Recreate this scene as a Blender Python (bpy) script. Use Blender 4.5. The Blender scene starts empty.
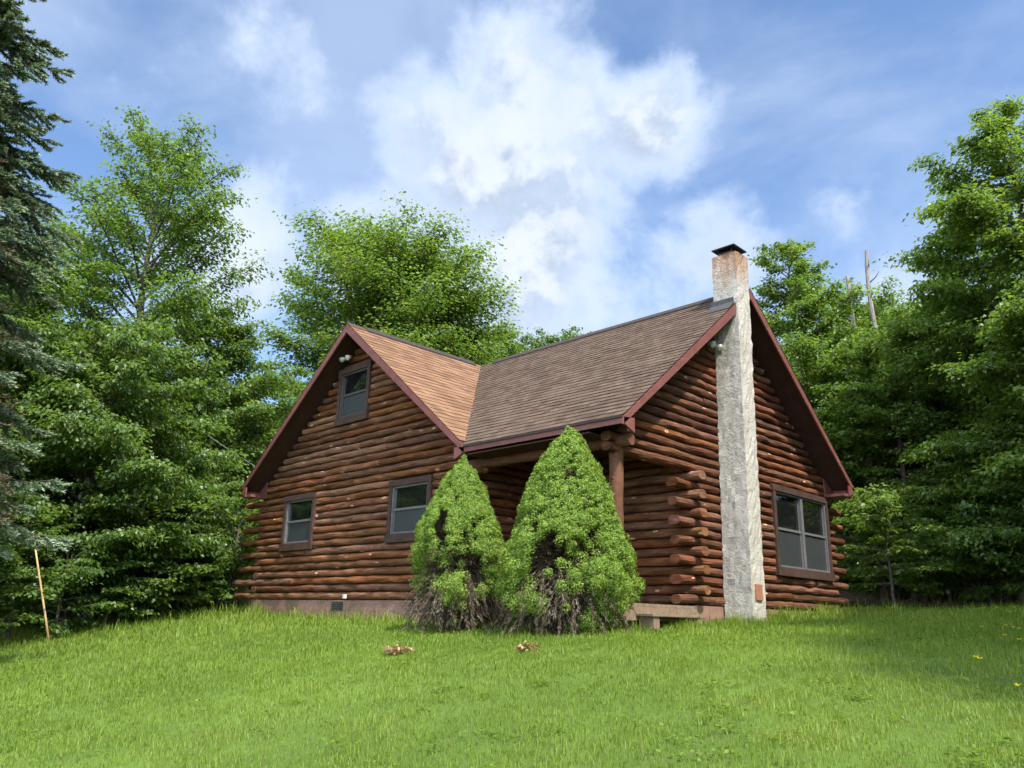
import bpy, math, random
import numpy as np
from mathutils import Matrix, Vector

SC = bpy.context.scene
COL = SC.collection
R = math.radians

# ------------------------------------------------------------------ camera
F_PX, YAW, PITCH, ROLL = 798.4, -0.7867, 0.2862, 0.0259
CAM = np.array([17.892, -8.853, -0.285])
FW = np.array([math.sin(YAW) * math.cos(PITCH), math.cos(YAW) * math.cos(PITCH), math.sin(PITCH)])
_rt = np.array([math.cos(YAW), -math.sin(YAW), 0.0])
_up = np.cross(_rt, FW)
RT = math.cos(ROLL) * _rt + math.sin(ROLL) * _up
UP = -math.sin(ROLL) * _rt + math.cos(ROLL) * _up
cd = bpy.data.cameras.new('camera')
cam = bpy.data.objects.new('camera', cd)
COL.objects.link(cam)
cd.sensor_width = 36
cd.lens = F_PX / 1024 * 36
cd.clip_end = 2000
cam.matrix_world = Matrix(((RT[0], UP[0], -FW[0], CAM[0]), (RT[1], UP[1], -FW[1], CAM[1]),
                           (RT[2], UP[2], -FW[2], CAM[2]), (0, 0, 0, 1)))
SC.camera = cam


def ray(px, py):
    d = FW + RT * (px - 512) / F_PX - UP * (py - 384) / F_PX
    return d / np.linalg.norm(d)


def at(px, dist, py=600.0):
    d = ray(px, py)
    return CAM + d * dist / math.hypot(d[0], d[1])


# ------------------------------------------------------------------ light
SUN = np.array([0.53, -0.14, 0.83])
SUN = SUN / np.linalg.norm(SUN)
SUN_EL = math.asin(SUN[2])
SUN_AZ = math.atan2(SUN[0], SUN[1])
ld = bpy.data.lights.new('sun', 'SUN')
ld.energy = 3.5
ld.angle = R(1.5)
ld.color = (1.0, 0.95, 0.86)
sun = bpy.data.objects.new('sun', ld)
COL.objects.link(sun)
sun.rotation_euler = Vector(SUN).to_track_quat('Z', 'Y').to_euler()
sun.location = (0, 0, 40)

SC.view_settings.view_transform = 'Standard'
SC.view_settings.look = 'None'
SC.view_settings.gamma = 1
SC.view_settings.exposure = 1.2
SC.render.engine = 'CYCLES'
cy = SC.cycles
cy.use_denoising = True
cy.max_bounces = 7
cy.diffuse_bounces = 4
cy.glossy_bounces = 3
cy.transmission_bounces = 4
cy.transparent_max_bounces = 8
cy.caustics_reflective = False
cy.caustics_refractive = False
cy.use_adaptive_sampling = True
cy.adaptive_threshold = 0.02


class NT:
    """small helper to wire shader nodes"""
    def __init__(self, tree):
        self.t = tree
        tree.nodes.clear()

    def n(self, kind, **kw):
        nd = self.t.nodes.new(kind)
        for k, v in kw.items():
            if k.startswith('i_'):
                key = k[2:]
                key = int(key) if key.isdigit() else key.replace('_', ' ')
                self.s(nd.inputs[key], v)
            else:
                setattr(nd, k, v)
        return nd

    def s(self, sock, v):
        if isinstance(v, bpy.types.NodeSocket):
            self.t.links.new(v, sock)
        elif isinstance(v, bpy.types.Node):
            self.t.links.new(v.outputs[0], sock)
        else:
            sock.default_value = v

    def math(self, op, a, b=0.0, clamp=False):
        nd = self.t.nodes.new('ShaderNodeMath')
        nd.operation = op
        nd.use_clamp = clamp
        self.s(nd.inputs[0], a)
        self.s(nd.inputs[1], b)
        return nd.outputs[0]

    def mix(self, fac, a, b, blend='MIX'):
        nd = self.t.nodes.new('ShaderNodeMix')
        nd.data_type = 'RGBA'
        nd.blend_type = blend
        self.s(nd.inputs[0], fac)
        self.s(nd.inputs[6], a)
        self.s(nd.inputs[7], b)
        return nd.outputs[2]

    def ramp(self, fac, lo, hi, smooth=True, a=0.0, b=1.0):
        nd = self.t.nodes.new('ShaderNodeMapRange')
        nd.interpolation_type = 'SMOOTHSTEP' if smooth else 'LINEAR'
        self.s(nd.inputs[0], fac)
        nd.inputs[1].default_value = lo
        nd.inputs[2].default_value = hi
        nd.inputs[3].default_value = a
        nd.inputs[4].default_value = b
        return nd.outputs[0]

    def noise(self, vec, scale, detail=4, rough=0.55, dist=0.0, vscale=None):
        if vscale is not None:
            m = self.n('ShaderNodeMapping')
            self.s(m.inputs[0], vec)
            m.inputs['Scale'].default_value = vscale
            vec = m.outputs[0]
        nd = self.t.nodes.new('ShaderNodeTexNoise')
        self.s(nd.inputs['Vector'], vec)
        nd.inputs['Scale'].default_value = scale
        nd.inputs['Detail'].default_value = detail
        nd.inputs['Roughness'].default_value = rough
        nd.inputs['Distortion'].default_value = dist
        return nd.outputs[0]


def rgb(r, g, b):
    return (r, g, b, 1.0)


# ------------------------------------------------------------------ sky
world = bpy.data.worlds.new('World')
SC.world = world
world.use_nodes = True
w = NT(world.node_tree)
sky = w.n('ShaderNodeTexSky', sky_type='NISHITA', sun_disc=False)
sky.sun_elevation = SUN_EL
sky.sun_rotation = SUN_AZ
sky.altitude = 400
sky.air_density = 1.0
sky.dust_density = 0.6
sky.ozone_density = 1.6
tc = w.n('ShaderNodeTexCoord')
DIR = tc.outputs['Generated']
# clouds: soft banks standing in given directions of the sky, broken up by noise
n_big = w.noise(DIR, 5.6, 9, 0.56, 0.15)
sunward = w.n('ShaderNodeVectorMath', operation='ADD')
w.s(sunward.inputs[0], DIR)
sunward.inputs[1].default_value = (SUN[0] * .022, SUN[1] * .022, SUN[2] * .030)
n_lit = w.noise(sunward.outputs[0], 5.6, 9, 0.56, 0.15)
n_fine = w.noise(DIR, 17.0, 5, 0.6)
banks = [  # pixel of the direction, angular radius, weight
    (520, 95, .25, .70), (430, 150, .24, .66), (650, 140, .20, .70), (560, 230, .28, .72), (310, 70, .16, .52), (235, 250, .20, .72),
    (380, 230, .26, .66), (690, 270, .24, .68), (860, 240, .18, .36), (900, 290, .13, .50), (150, 140, .22, .34), (980, 150, .15, .16),
]
acc = None
for (px, py, rad, wt) in banks:
    d = ray(px, py)
    dd = w.n('ShaderNodeVectorMath', operation='DISTANCE')
    w.s(dd.inputs[0], DIR)
    dd.inputs[1].default_value = tuple(d)
    v = w.ramp(dd.outputs['Value'], rad, 0.0, True, 0.0, wt)
    acc = v if acc is None else w.math('MAXIMUM', acc, v)
rnd = random.Random(5)
for k in range(12):     # banks in the rest of the sky, out of the picture
    az = YAW + 1.0 + rnd.uniform(0.1, 4.0)
    el = rnd.uniform(0.15, 1.1)
    dd = w.n('ShaderNodeVectorMath', operation='DISTANCE')
    w.s(dd.inputs[0], DIR)
    dd.inputs[1].default_value = (math.sin(az) * math.cos(el), math.cos(az) * math.cos(el), math.sin(el))
    v = w.ramp(dd.outputs['Value'], rnd.uniform(.2, .45), 0.0, True, 0.0, .6)
    acc = w.math('MAXIMUM', acc, v)
body = w.math('ADD', acc, w.math('MULTIPLY', w.math('SUBTRACT', n_big, 0.5), 2.0))
body = w.math('ADD', body, w.math('MULTIPLY', w.math('SUBTRACT', n_fine, 0.5), 0.30))
# unseen cloud behind the viewer, thickened and brightened as added fill light
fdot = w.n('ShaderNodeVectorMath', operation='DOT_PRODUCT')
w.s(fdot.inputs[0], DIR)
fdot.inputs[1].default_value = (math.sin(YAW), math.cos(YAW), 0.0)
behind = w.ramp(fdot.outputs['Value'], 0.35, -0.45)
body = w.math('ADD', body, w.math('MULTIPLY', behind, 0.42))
mask = w.ramp(body, 0.20, 0.60)
thick = w.ramp(body, 0.40, 1.0)
n_sh = w.noise(DIR, 7.5, 5, 0.55)
shade = w.ramp(w.math('ADD', w.math('MULTIPLY', w.math('SUBTRACT', n_big, n_lit), 2.4), n_sh), 0.34, 0.64)
c_white = rgb(.71, .76, .83)
c_grey = rgb(.42, .50, .62)
c_edge = rgb(.56, .67, .86)
under = None      # where the thick of the cloud hides its lit side
for (px, py, rad) in ((520, 235, .22), (345, 180, .16), (650, 240, .20), (420, 250, .16)):
    dd = w.n('ShaderNodeVectorMath', operation='DISTANCE')
    w.s(dd.inputs[0], DIR)
    dd.inputs[1].default_value = tuple(ray(px, py))
    v = w.ramp(dd.outputs['Value'], rad, 0.0, True, 0.0, .75)
    under = v if under is None else w.math('MAXIMUM', under, v)
shade = w.math('SUBTRACT', shade, w.math('MULTIPLY', under, w.ramp(n_big, .70, .40)), True)
ccol = w.mix(shade, c_grey, c_white)
ccol = w.mix(thick, c_edge, ccol)
wisp = w.noise(DIR, 3.2, 6, 0.55, 0.3, vscale=(1.0, 1.2, 2.1))
wmask = w.math('MULTIPLY', w.ramp(wisp, 0.32, 0.70), 0.46)
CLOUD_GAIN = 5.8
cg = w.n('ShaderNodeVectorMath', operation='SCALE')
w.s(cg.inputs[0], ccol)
w.s(cg.inputs['Scale'], w.math('MULTIPLY', w.math('ADD', w.math('MULTIPLY', behind, 3.9), 1.0), CLOUD_GAIN))  # extra gain on the unseen half is added fill for camera-facing sides
wg = w.n('ShaderNodeVectorMath', operation='SCALE')
wg.inputs[0].default_value = c_edge[:3]
wg.inputs['Scale'].default_value = CLOUD_GAIN
skyc = w.mix(1.0, sky.outputs[0], rgb(.95, 1.04, 1.12), 'MULTIPLY')
skyc = w.mix(wmask, skyc, wg.outputs[0])
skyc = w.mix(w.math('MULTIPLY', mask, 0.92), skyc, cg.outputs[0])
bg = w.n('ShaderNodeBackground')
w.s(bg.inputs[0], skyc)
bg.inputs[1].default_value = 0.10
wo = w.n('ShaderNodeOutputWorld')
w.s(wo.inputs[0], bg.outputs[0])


# ------------------------------------------------------------------ helpers
def tag(o, label=None, cat=None, group=None, kind=None):
    if label: o['label'] = label
    if cat: o['category'] = cat
    if group: o['group'] = group
    if kind: o['kind'] = kind
    return o


def empty(name, loc=(0, 0, 0), parent=None):
    o = bpy.data.objects.new(name, None)
    o.empty_display_size = 0.3
    COL.objects.link(o)
    o.location = loc
    if parent: o.parent = parent
    return o


class MB:
    """collects geometry, links it as ONE mesh object"""
    def __init__(self):
        self.v, self.f, self.uv = [], [], []
        self.nv = 0

    def add(self, verts, faces, uvs=None):
        self.v.extend([tuple(map(float, p)) for p in verts])
        for k, fc in enumerate(faces):
            self.f.append(tuple(i + self.nv for i in fc))
            self.uv.append(uvs[k] if uvs is not None else [(0, 0)] * len(fc))
        self.nv += len(verts)

    def box(self, x0, x1, y0, y1, z0, z1):
        p = [(x, y, z) for z in (z0, z1) for y in (y0, y1) for x in (x0, x1)]
        self.add(p, [(0, 2, 3, 1), (4, 5, 7, 6), (0, 1, 5, 4), (2, 6, 7, 3), (0, 4, 6, 2), (1, 3, 7, 5)])

    def prism(self, poly, off):
        """poly: 3D polygon, extruded by vector off"""
        n = len(poly)
        a = [np.array(p, float) for p in poly]
        b = [p + np.array(off, float) for p in a]
        fs = [tuple(range(n))[::-1], tuple(range(n, 2 * n))]
        for i in range(n):
            j = (i + 1) % n
            fs.append((i, j, n + j, n + i))
        self.add(a + b, fs)

    def beam(self, p0, p1, wdt, hgt, upv=(0, 0, 1)):
        p0, p1, upv = np.array(p0, float), np.array(p1, float), np.array(upv, float)
        d = (p1 - p0) / np.linalg.norm(p1 - p0)
        s = np.cross(d, upv); s /= np.linalg.norm(s)
        u = np.cross(s, d)
        q = [p0 + s * a * wdt / 2 + u * b * hgt / 2 for a, b in ((-1, -1), (1, -1), (1, 1), (-1, 1))]
        self.prism(q, p1 - p0)

    def tube(self, pts, rad, sides=6, cap=True):
        v, f = tube_arrays(np.array(pts, float), np.array(rad, float), sides)
        fs = [tuple(q) for q in f]
        if cap:
            n = len(pts)
            fs.append(tuple(range(sides))[::-1])
            fs.append(tuple((n - 1) * sides + i for i in range(sides)))
        self.add(v, fs)

    def build(self, name, mat, parent=None, smooth=False, bevel=0.0, loc=None):
        me = bpy.data.meshes.new(name)
        me.from_pydata(self.v, [], self.f)
        uvl = me.uv_layers.new(name='UVMap')
        flat = [c for fu in self.uv for p in fu for c in p]
        uvl.data.foreach_set('uv', flat)
        me.materials.append(mat)
        if smooth:
            me.polygons.foreach_set('use_smooth', [True] * len(me.polygons))
        me.update()
        o = bpy.data.objects.new(name, me)
        COL.objects.link(o)
        if loc is not None: o.location = loc
        if parent: o.parent = parent
        if bevel > 0:
            m = o.modifiers.new('bevel', 'BEVEL')
            m.width = bevel
            m.segments = 2
            m.limit_method = 'ANGLE'
        return o


def tube_arrays(pts, rad, sides):
    n = len(pts)
    t = np.gradient(pts, axis=0)
    t /= np.linalg.norm(t, axis=1)[:, None] + 1e-9
    ref = np.array([0.0, 0, 1.0]) if abs(t[0, 2]) < 0.85 else np.array([1.0, 0, 0])
    s = np.cross(t, ref); s /= np.linalg.norm(s, axis=1)[:, None] + 1e-9
    u = np.cross(s, t)
    a = np.arange(sides) * 2 * math.pi / sides
    v = pts[:, None, :] + rad[:, None, None] * (np.cos(a)[None, :, None] * s[:, None, :] + np.sin(a)[None, :, None] * u[:, None, :])
    i, j = np.meshgrid(np.arange(n - 1), np.arange(sides), indexing='ij')
    k = (j + 1) % sides
    f = np.stack([i * sides + j, i * sides + k, (i + 1) * sides + k, (i + 1) * sides + j], -1).reshape(-1, 4)
    return v.reshape(-1, 3), f


def np_mesh(name, verts, quads, mat, attr=None, smooth=False):
    """big mesh from numpy arrays; attr = {'tint': per-vertex float}"""
    me = bpy.data.meshes.new(name)
    nv, nf, k = len(verts), len(quads), quads.shape[1]
    me.vertices.add(nv)
    me.vertices.foreach_set('co', np.asarray(verts, np.float32).ravel())
    me.loops.add(nf * k)
    me.loops.foreach_set('vertex_index', np.asarray(quads, np.int32).ravel())
    me.polygons.add(nf)
    me.polygons.foreach_set('loop_start', np.arange(0, nf * k, k, dtype=np.int32))
    if smooth:
        me.polygons.foreach_set('use_smooth', np.ones(nf, bool))
    if attr:
        for nm, arr in attr.items():
            a = me.attributes.new(nm, 'FLOAT', 'POINT')
            a.data.foreach_set('value', np.asarray(arr, np.float32))
    me.update(calc_edges=True)
    me.materials.append(mat)
    return me


def link(name, me, parent=None, loc=None):
    o = bpy.data.objects.new(name, me)
    COL.objects.link(o)
    if loc is not None: o.location = loc
    if parent: o.parent = parent
    return o


# ------------------------------------------------------------------ materials
def new_mat(name):
    m = bpy.data.materials.new(name)
    m.use_nodes = True
    return m, NT(m.node_tree)


def finish(t, shader):
    o = t.n('ShaderNodeOutputMaterial')
    t.s(o.inputs[0], shader)


def principled(t, col, rough=0.7, bump=None, bstr=0.3, bdist=0.01, spec=0.3, metal=0.0):
    p = t.n('ShaderNodeBsdfPrincipled')
    t.s(p.inputs['Base Color'], col)
    t.s(p.inputs['Roughness'], rough)
    t.s(p.inputs['Specular IOR Level'], spec)
    t.s(p.inputs['Metallic'], metal)
    if bump is not None:
        b = t.n('ShaderNodeBump')
        b.inputs['Strength'].default_value = bstr
        b.inputs['Distance'].default_value = bdist
        t.s(b.inputs['Height'], bump)
        t.s(p.inputs['Normal'], b.outputs[0])
    finish(t, p.outputs[0])
    return p


def mat_simple(name, c0, c1, scale=6.0, rough=0.75, bstr=0.2, spec=0.25, vscale=None, metal=0.0):
    m, t = new_mat(name)
    co = t.n('ShaderNodeTexCoord').outputs['Object']
    n1 = t.noise(co, scale, 6, 0.65, vscale=vscale)
    n2 = t.noise(co, scale * 5, 3, 0.6, vscale=vscale)
    f = t.math('ADD', t.math('MULTIPLY', n1, 0.7), t.math('MULTIPLY', n2, 0.3))
    col = t.mix(t.ramp(f, 0.3, 0.7), rgb(*c0), rgb(*c1))
    principled(t, col, rough, n2, bstr, 0.01, spec, metal)
    return m


def mat_logs(name, dark, mid, light):
    m, t = new_mat(name)
    uv = t.n('ShaderNodeUVMap').outputs[0]
    isl = t.n('ShaderNodeNewGeometry').outputs['Random Per Island']
    grain = t.noise(uv, 1.0, 6, 0.65, vscale=(2.0, 40.0, 1))
    patch = t.noise(uv, 1.0, 5, 0.6, 0.4, vscale=(1.8, 5.0, 1))
    col = t.mix(t.ramp(patch, 0.30, 0.66), rgb(*dark), rgb(*mid))
    wear = t.math('MULTIPLY', t.ramp(t.noise(uv, 1.0, 7, 0.7, 0.6, vscale=(2.6, 9.0, 1)), 0.50, 0.72), 0.75)
    col = t.mix(wear, col, rgb(*light))
    col = t.mix(t.ramp(grain, 0.48, 0.70, True, 0.0, 0.6), col, rgb(dark[0] * .45, dark[1] * .42, dark[2] * .45))
    # long checks (cracks) running with the grain
    crack = t.noise(uv, 1.0, 3, 0.5, 0.3, vscale=(0.9, 55.0, 1))
    col = t.mix(t.ramp(crack, 0.66, 0.72, True, 0.0, 0.8), col, rgb(.02, .009, .006))
    # knots: sparse small pale scars with a dark middle
    vor = t.n('ShaderNodeTexVoronoi', feature='F1')
    mp = t.n('ShaderNodeMapping')
    t.s(mp.inputs[0], uv)
    mp.inputs['Scale'].default_value = (2.2, 3.6, 1)
    t.s(vor.inputs['Vector'], mp.outputs[0])
    vor.inputs['Scale'].default_value = 1.0
    pick = t.ramp(t.n('ShaderNodeSeparateColor', i_0=vor.outputs['Color']).outputs[0], 0.42, 0.44)
    kn = t.math('MULTIPLY', t.ramp(vor.outputs['Distance'], 0.16, 0.09), pick)
    col = t.mix(kn, col, rgb(.62, .36, .19))
    kd = t.math('MULTIPLY', t.ramp(vor.outputs['Distance'], 0.05, 0.03), pick)
    col = t.mix(kd, col, rgb(.05, .02, .012))
    hsv = t.n('ShaderNodeHueSaturation')
    t.s(hsv.inputs['Color'], col)
    t.s(hsv.inputs['Value'], t.ramp(isl, 0, 1, False, 0.66, 1.30))
    t.s(hsv.inputs['Hue'], t.ramp(t.math('FRACT', t.math('MULTIPLY', isl, 7.13)), 0, 1, False, 0.494, 0.504))
    t.s(hsv.inputs['Saturation'], t.ramp(t.math('FRACT', t.math('MULTIPLY', isl, 13.7)), 0, 1, False, 0.85, 1.06))
    bump = t.math('ADD', t.math('MULTIPLY', grain, 0.5), t.math('MULTIPLY', patch, 0.8))
    principled(t, hsv.outputs[0], 0.88, bump, 0.8, 0.02, 0.14)
    return m


def mat_shingle(name, ca, cb, cc, cdark):
    m, t = new_mat(name)
    uv = t.n('ShaderNodeUVMap').outputs[0]
    br = t.n('ShaderNodeTexBrick')
    br.offset = 0.5
    t.s(br.inputs['Vector'], uv)
    br.inputs['Color1'].default_value = rgb(0, 0, 0)
    br.inputs['Color2'].default_value = rgb(1, 1, 1)
    br.inputs['Mortar'].default_value = rgb(.5, .5, .5)
    br.inputs['Scale'].default_value = 1.0
    br.inputs['Brick Width'].default_value = 0.165
    br.inputs['Row Height'].default_value = 0.14
    br.inputs['Mortar Size'].default_value = 0.004
    br.inputs['Bias'].default_value = 0.0
    tabs = t.n('ShaderNodeSeparateColor', i_0=br.outputs[0]).outputs[0]
    n1 = t.noise(uv, 1.0, 6, 0.65, vscale=(0.9, 2.8, 1))
    n2 = t.noise(uv, 1.0, 5, 0.6, vscale=(3.0, 26.0, 1))
    f = t.math('ADD', t.math('MULTIPLY', tabs, 0.40), t.math('MULTIPLY', n1, 0.75))
    col = t.mix(t.ramp(f, 0.30, 0.80), rgb(*ca), rgb(*cb))
    col = t.mix(t.ramp(n2, 0.54, 0.70, True, 0, .85), col, rgb(*cc))
    col = t.mix(t.ramp(n1, 0.58, 0.72, True, 0, .65), col, rgb(*cdark))
    col = t.mix(t.math('MULTIPLY', br.outputs['Fac'], 0.7), col, rgb(.03, .024, .02))
    gr = t.noise(uv, 160.0, 2, 0.7)
    col = t.mix(t.ramp(gr, 0.35, 0.65, True, 0.0, 0.30), col, rgb(cdark[0] * .7, cdark[1] * .7, cdark[2] * .7))
    b = t.math('ADD', t.math('MULTIPLY', gr, 0.3), t.math('MULTIPLY', tabs, 0.5))
    principled(t, col, 0.9, b, 0.5, 0.006, 0.15)
    return m


def mat_stucco():
    m, t = new_mat('stucco')
    co = t.n('ShaderNodeTexCoord').outputs['Object']
    n1 = t.noise(co, 13.0, 4, 0.6, 1.2)
    n2 = t.noise(co, 40.0, 4, 0.6)
    big = t.noise(co, 1.6, 4, 0.6)
    col = t.mix(t.ramp(big, 0.3, 0.7), rgb(.36, .33, .275), rgb(.47, .435, .37))
    col = t.mix(t.ramp(n1, 0.50, 0.66, True, 0.0, .55), col, rgb(.27, .245, .205))
    z = t.n('ShaderNodeSeparateXYZ', i_0=co).outputs[2]
    # rust run-off below the steel cap, a stain with its own shape
    strk = t.noise(co, 1.0, 5, 0.65, 0.3, vscale=(9.0, 9.0, 1.3))
    st = t.math('ADD', t.ramp(z, 4.7, 6.3, False, -0.40, 0.46), strk)
    col = t.mix(t.ramp(st, 0.52, 0.95, True, 0.0, 0.68), col, rgb(.27, .115, .042))
    st2 = t.math('ADD', t.ramp(z, 6.05, 6.35, False, -0.35, 0.30), strk)
    col = t.mix(t.ramp(st2, 0.50, 0.85, True, 0.0, 0.8), col, rgb(.13, .052, .022))
    gl = t.math('ADD', t.ramp(z, -0.45, 0.6, False, 0.28, -0.3), big)
    col = t.mix(t.ramp(gl, 0.52, 0.75, True, 0.0, 0.6), col, rgb(.30, .27, .17))
    b = t.math('ADD', t.math('MULTIPLY', n1, 1.0), t.math('MULTIPLY', n2, 0.35))
    principled(t, col, 0.9, b, 1.0, 0.022, 0.2)
    return m


def mat_leaf(name, c_dark, c_mid, c_light, transl=0.35, gloss=0.03):
    m, t = new_mat(name)
    at_ = t.n('ShaderNodeAttribute', attribute_name='tint').outputs['Fac']
    col = t.mix(t.ramp(at_, 0.0, 0.55), rgb(*c_dark), rgb(*c_mid))
    col = t.mix(t.ramp(at_, 0.5, 1.0), col, rgb(*c_light))
    d = t.n('ShaderNodeBsdfDiffuse')
    t.s(d.inputs[0], col)
    tr = t.n('ShaderNodeBsdfTranslucent')
    t.s(tr.inputs[0], t.mix(1.0, col, rgb(1.25, 1.25, .55), 'MULTIPLY'))
    g = t.n('ShaderNodeBsdfGlossy')
    g.inputs[0].default_value = rgb(.8, .85, .9)
    g.inputs[1].default_value = 0.45
    mx = t.n('ShaderNodeMixShader', i_0=transl, i_1=d.outputs[0], i_2=tr.outputs[0])
    mx2 = t.n('ShaderNodeMixShader', i_0=gloss, i_1=mx.outputs[0], i_2=g.outputs[0])
    finish(t, mx2.outputs[0])
    return m


M = {}
M['log'] = mat_logs('stained_logs', (.085, .033, .014), (.205, .084, .034), (.36, .175, .082))
M['log_shaded'] = mat_logs('shaded_logs', (.066, .025, .012), (.150, .058, .027), (.28, .125, .062))  # darker, redder copy of the logs; the gable's shade put into colour
M['log_end'] = mat_simple('log_post', (.085, .036, .018), (.175, .078, .038), 5, .7, .4)
M['backing'] = mat_simple('wall_backing', (.02, .01, .007), (.035, .016, .01), 6, .9)
M['roof_warm'] = mat_shingle('shingles_tan', (.145, .076, .042), (.250, .138, .076), (.35, .228, .142), (.095, .053, .032))  # lighter of the two shingles, sunlight on the wing put into colour
M['roof_brown'] = mat_shingle('shingles_brown', (.072, .047, .032), (.126, .084, .058), (.19, .137, .097), (.052, .036, .027))  # kept darker so the colour carries the weaker sun on this roof
M['fascia'] = mat_simple('maroon_trim_paint', (.125, .044, .036), (.19, .070, .058), 5, .55, .08, .35)
M['soffit'] = mat_simple('soffit_stain', (.040, .017, .012), (.065, .028, .020), 4, .8)
M['ridge'] = mat_simple('ridge_shingle', (.030, .022, .020), (.055, .042, .038), 12, .9)
M['flashing'] = mat_simple('flashing_metal', (.035, .033, .032), (.070, .066, .062), 9, .6, .1, .4)
M['foundation'] = mat_simple('foundation_paint', (.16, .090, .064), (.27, .160, .118), 3.5, .9, .4)
M['casing'] = mat_simple('dark_casing', (.036, .019, .014), (.078, .044, .032), 7, .7, .3)
M['sash'] = mat_simple('sash_aluminium', (.095, .092, .087), (.150, .146, .138), 9, .5, .05, .4)
M['dark_sash'] = mat_simple('sash_bronze', (.050, .040, .036), (.085, .070, .062), 9, .5, .05, .4)
M['curtain'] = mat_simple('blind', (.12, .12, .11), (.19, .19, .175), 3, .9, .1, vscale=(1, 1, 6))
M['screen'] = mat_simple('insect_screen', (.050, .055, .058), (.080, .086, .088), 8, .7, .05)
M['deck'] = mat_simple('deck_boards', (.14, .098, .064), (.26, .190, .125), 3, .85, .3, vscale=(1, 6, 6))
M['steel'] = mat_simple('black_steel', (.010, .010, .011), (.022, .021, .021), 9, .5, .05, .4)
M['brick'] = mat_simple('brick_red', (.24, .090, .050), (.34, .145, .085), 14, .85, .3)
M['lamp'] = mat_simple('lamp_glass', (.50, .46, .40), (.62, .58, .52), 9, .3, .02, .5)
M['door'] = mat_simple('door_paint', (.055, .035, .028), (.085, .055, .042), 5, .6, .1)
M['stucco'] = mat_stucco()
M['bark'] = mat_simple('bark_grey', (.060, .050, .040), (.150, .128, .105), 5, .95, .6, .1, vscale=(3, 3, .7))
M['bark_dark'] = mat_simple('bark_dark', (.030, .022, .016), (.080, .058, .042), 5, .95, .6, .1, vscale=(3, 3, .7))
M['bark_dead'] = mat_simple('bark_dead', (.16, .135, .115), (.30, .265, .235), 6, .95, .5, .1, vscale=(3, 3, .6))
M['bamboo'] = mat_simple('pole_wood', (.40, .25, .105), (.56, .38, .175), 4, .6, .1, .3, vscale=(5, 5, .8))
M['wire'] = mat_simple('wire', (.10, .10, .10), (.14, .14, .14), 4, .6)
M['leaf'] = mat_leaf('leaf_green', (.074, .128, .026), (.132, .214, .042), (.198, .290, .066), .54)
M['leaf_dark'] = mat_leaf('leaf_deep', (.056, .110, .020), (.100, .182, .029), (.150, .240, .043), .54)
M['leaf_lime'] = mat_leaf('leaf_lime', (.090, .150, .026), (.154, .238, .044), (.220, .312, .070), .54)
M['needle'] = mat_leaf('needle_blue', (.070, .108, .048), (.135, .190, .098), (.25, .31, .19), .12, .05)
M['needle_dead'] = mat_leaf('needle_brown', (.080, .056, .034), (.160, .116, .072), (.26, .205, .135), .1, .02)
M['shrub'] = mat_leaf('shrub_green', (.082, .138, .018), (.175, .265, .032), (.285, .385, .060), .25, .02)
M['shrub_dead'] = mat_leaf('shrub_dead', (.060, .042, .024), (.120, .090, .054), (.22, .18, .12), .1, .02)
M['grass'] = mat_leaf('grass_green', (.100, .160, .018), (.172, .242, .032), (.275, .320, .080), .42, .010)
M['dry'] = mat_leaf('dry_leaves', (.20, .12, .06), (.36, .24, .13), (.50, .37, .22), .15, .02)
M['petal'] = mat_leaf('petal_yellow', (.62, .50, .03), (.75, .62, .04), (.80, .70, .08), .2, .02)

gm, t = new_mat('lawn_soil')
co = t.n('ShaderNodeTexCoord').outputs['Object']
a = t.noise(co, 0.45, 6, 0.6)
b = t.noise(co, 9.0, 5, 0.7)
c = t.mix(t.ramp(a, .35, .65), rgb(.062, .102, .017), rgb(.098, .150, .026))
c = t.mix(t.ramp(b, .5, .75, True, 0, .6), c, rgb(.10, .085, .04))
tk = t.n('ShaderNodeAttribute', attribute_name='woods').outputs['Fac']
lit = t.mix(t.ramp(b, .35, .7), rgb(.045, .032, .018), rgb(.12, .085, .05))
c = t.mix(tk, c, lit)
principled(t, c, .95, b, .5, .03, .1)
M['ground'] = gm

# ------------------------------------------------------------------ ground
W, L, H, RISE, OH, PY = 7.9, 3.367, 2.53, 3.20, 0.45, 2.42
XR = W + L                  # outer rake plane of the right gable
XW = XR - OH                # right gable wall face
SLOPE = RISE / (W / 2)
rs = np.random.RandomState(3)
_gk = [(rs.uniform(.25, 1.3), rs.uniform(0, 6.28), rs.uniform(0, 6.28), rs.uniform(.006, .016)) for _ in range(9)]


def ground(x, y):
    x = np.asarray(x, float); y = np.asarray(y, float)
    yy = np.clip(y, -14, 0)
    z = -0.42 + 0.055 * np.clip(y, -60, 40) - 0.0135 * yy * yy - np.where(y < -14, (-14 - y) * .30, 0) * np.exp(-np.clip(-14 - y, 0, 50) / 20)
    z = z - 0.012 * np.clip(6 - x, 0, 30) * np.clip(-y / 3, 0, 1)
    z = z + 0.02 * np.clip(x - 11, 0, 6) * np.clip((y - 1) / 5, 0, 1)
    d = np.hypot(x - CAM[0], y - CAM[1])
    z = z + 7.5 * (1 - np.exp(-np.clip(d - 26, 0, 200) / 22.0)) * np.clip((y + 12) / 14, 0, 1)      # the land rises under the woods
    for k, p, q, am in _gk:
        z = z + am * np.sin(k * (x * math.cos(p) + y * math.sin(p)) + q)
    return z


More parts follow.
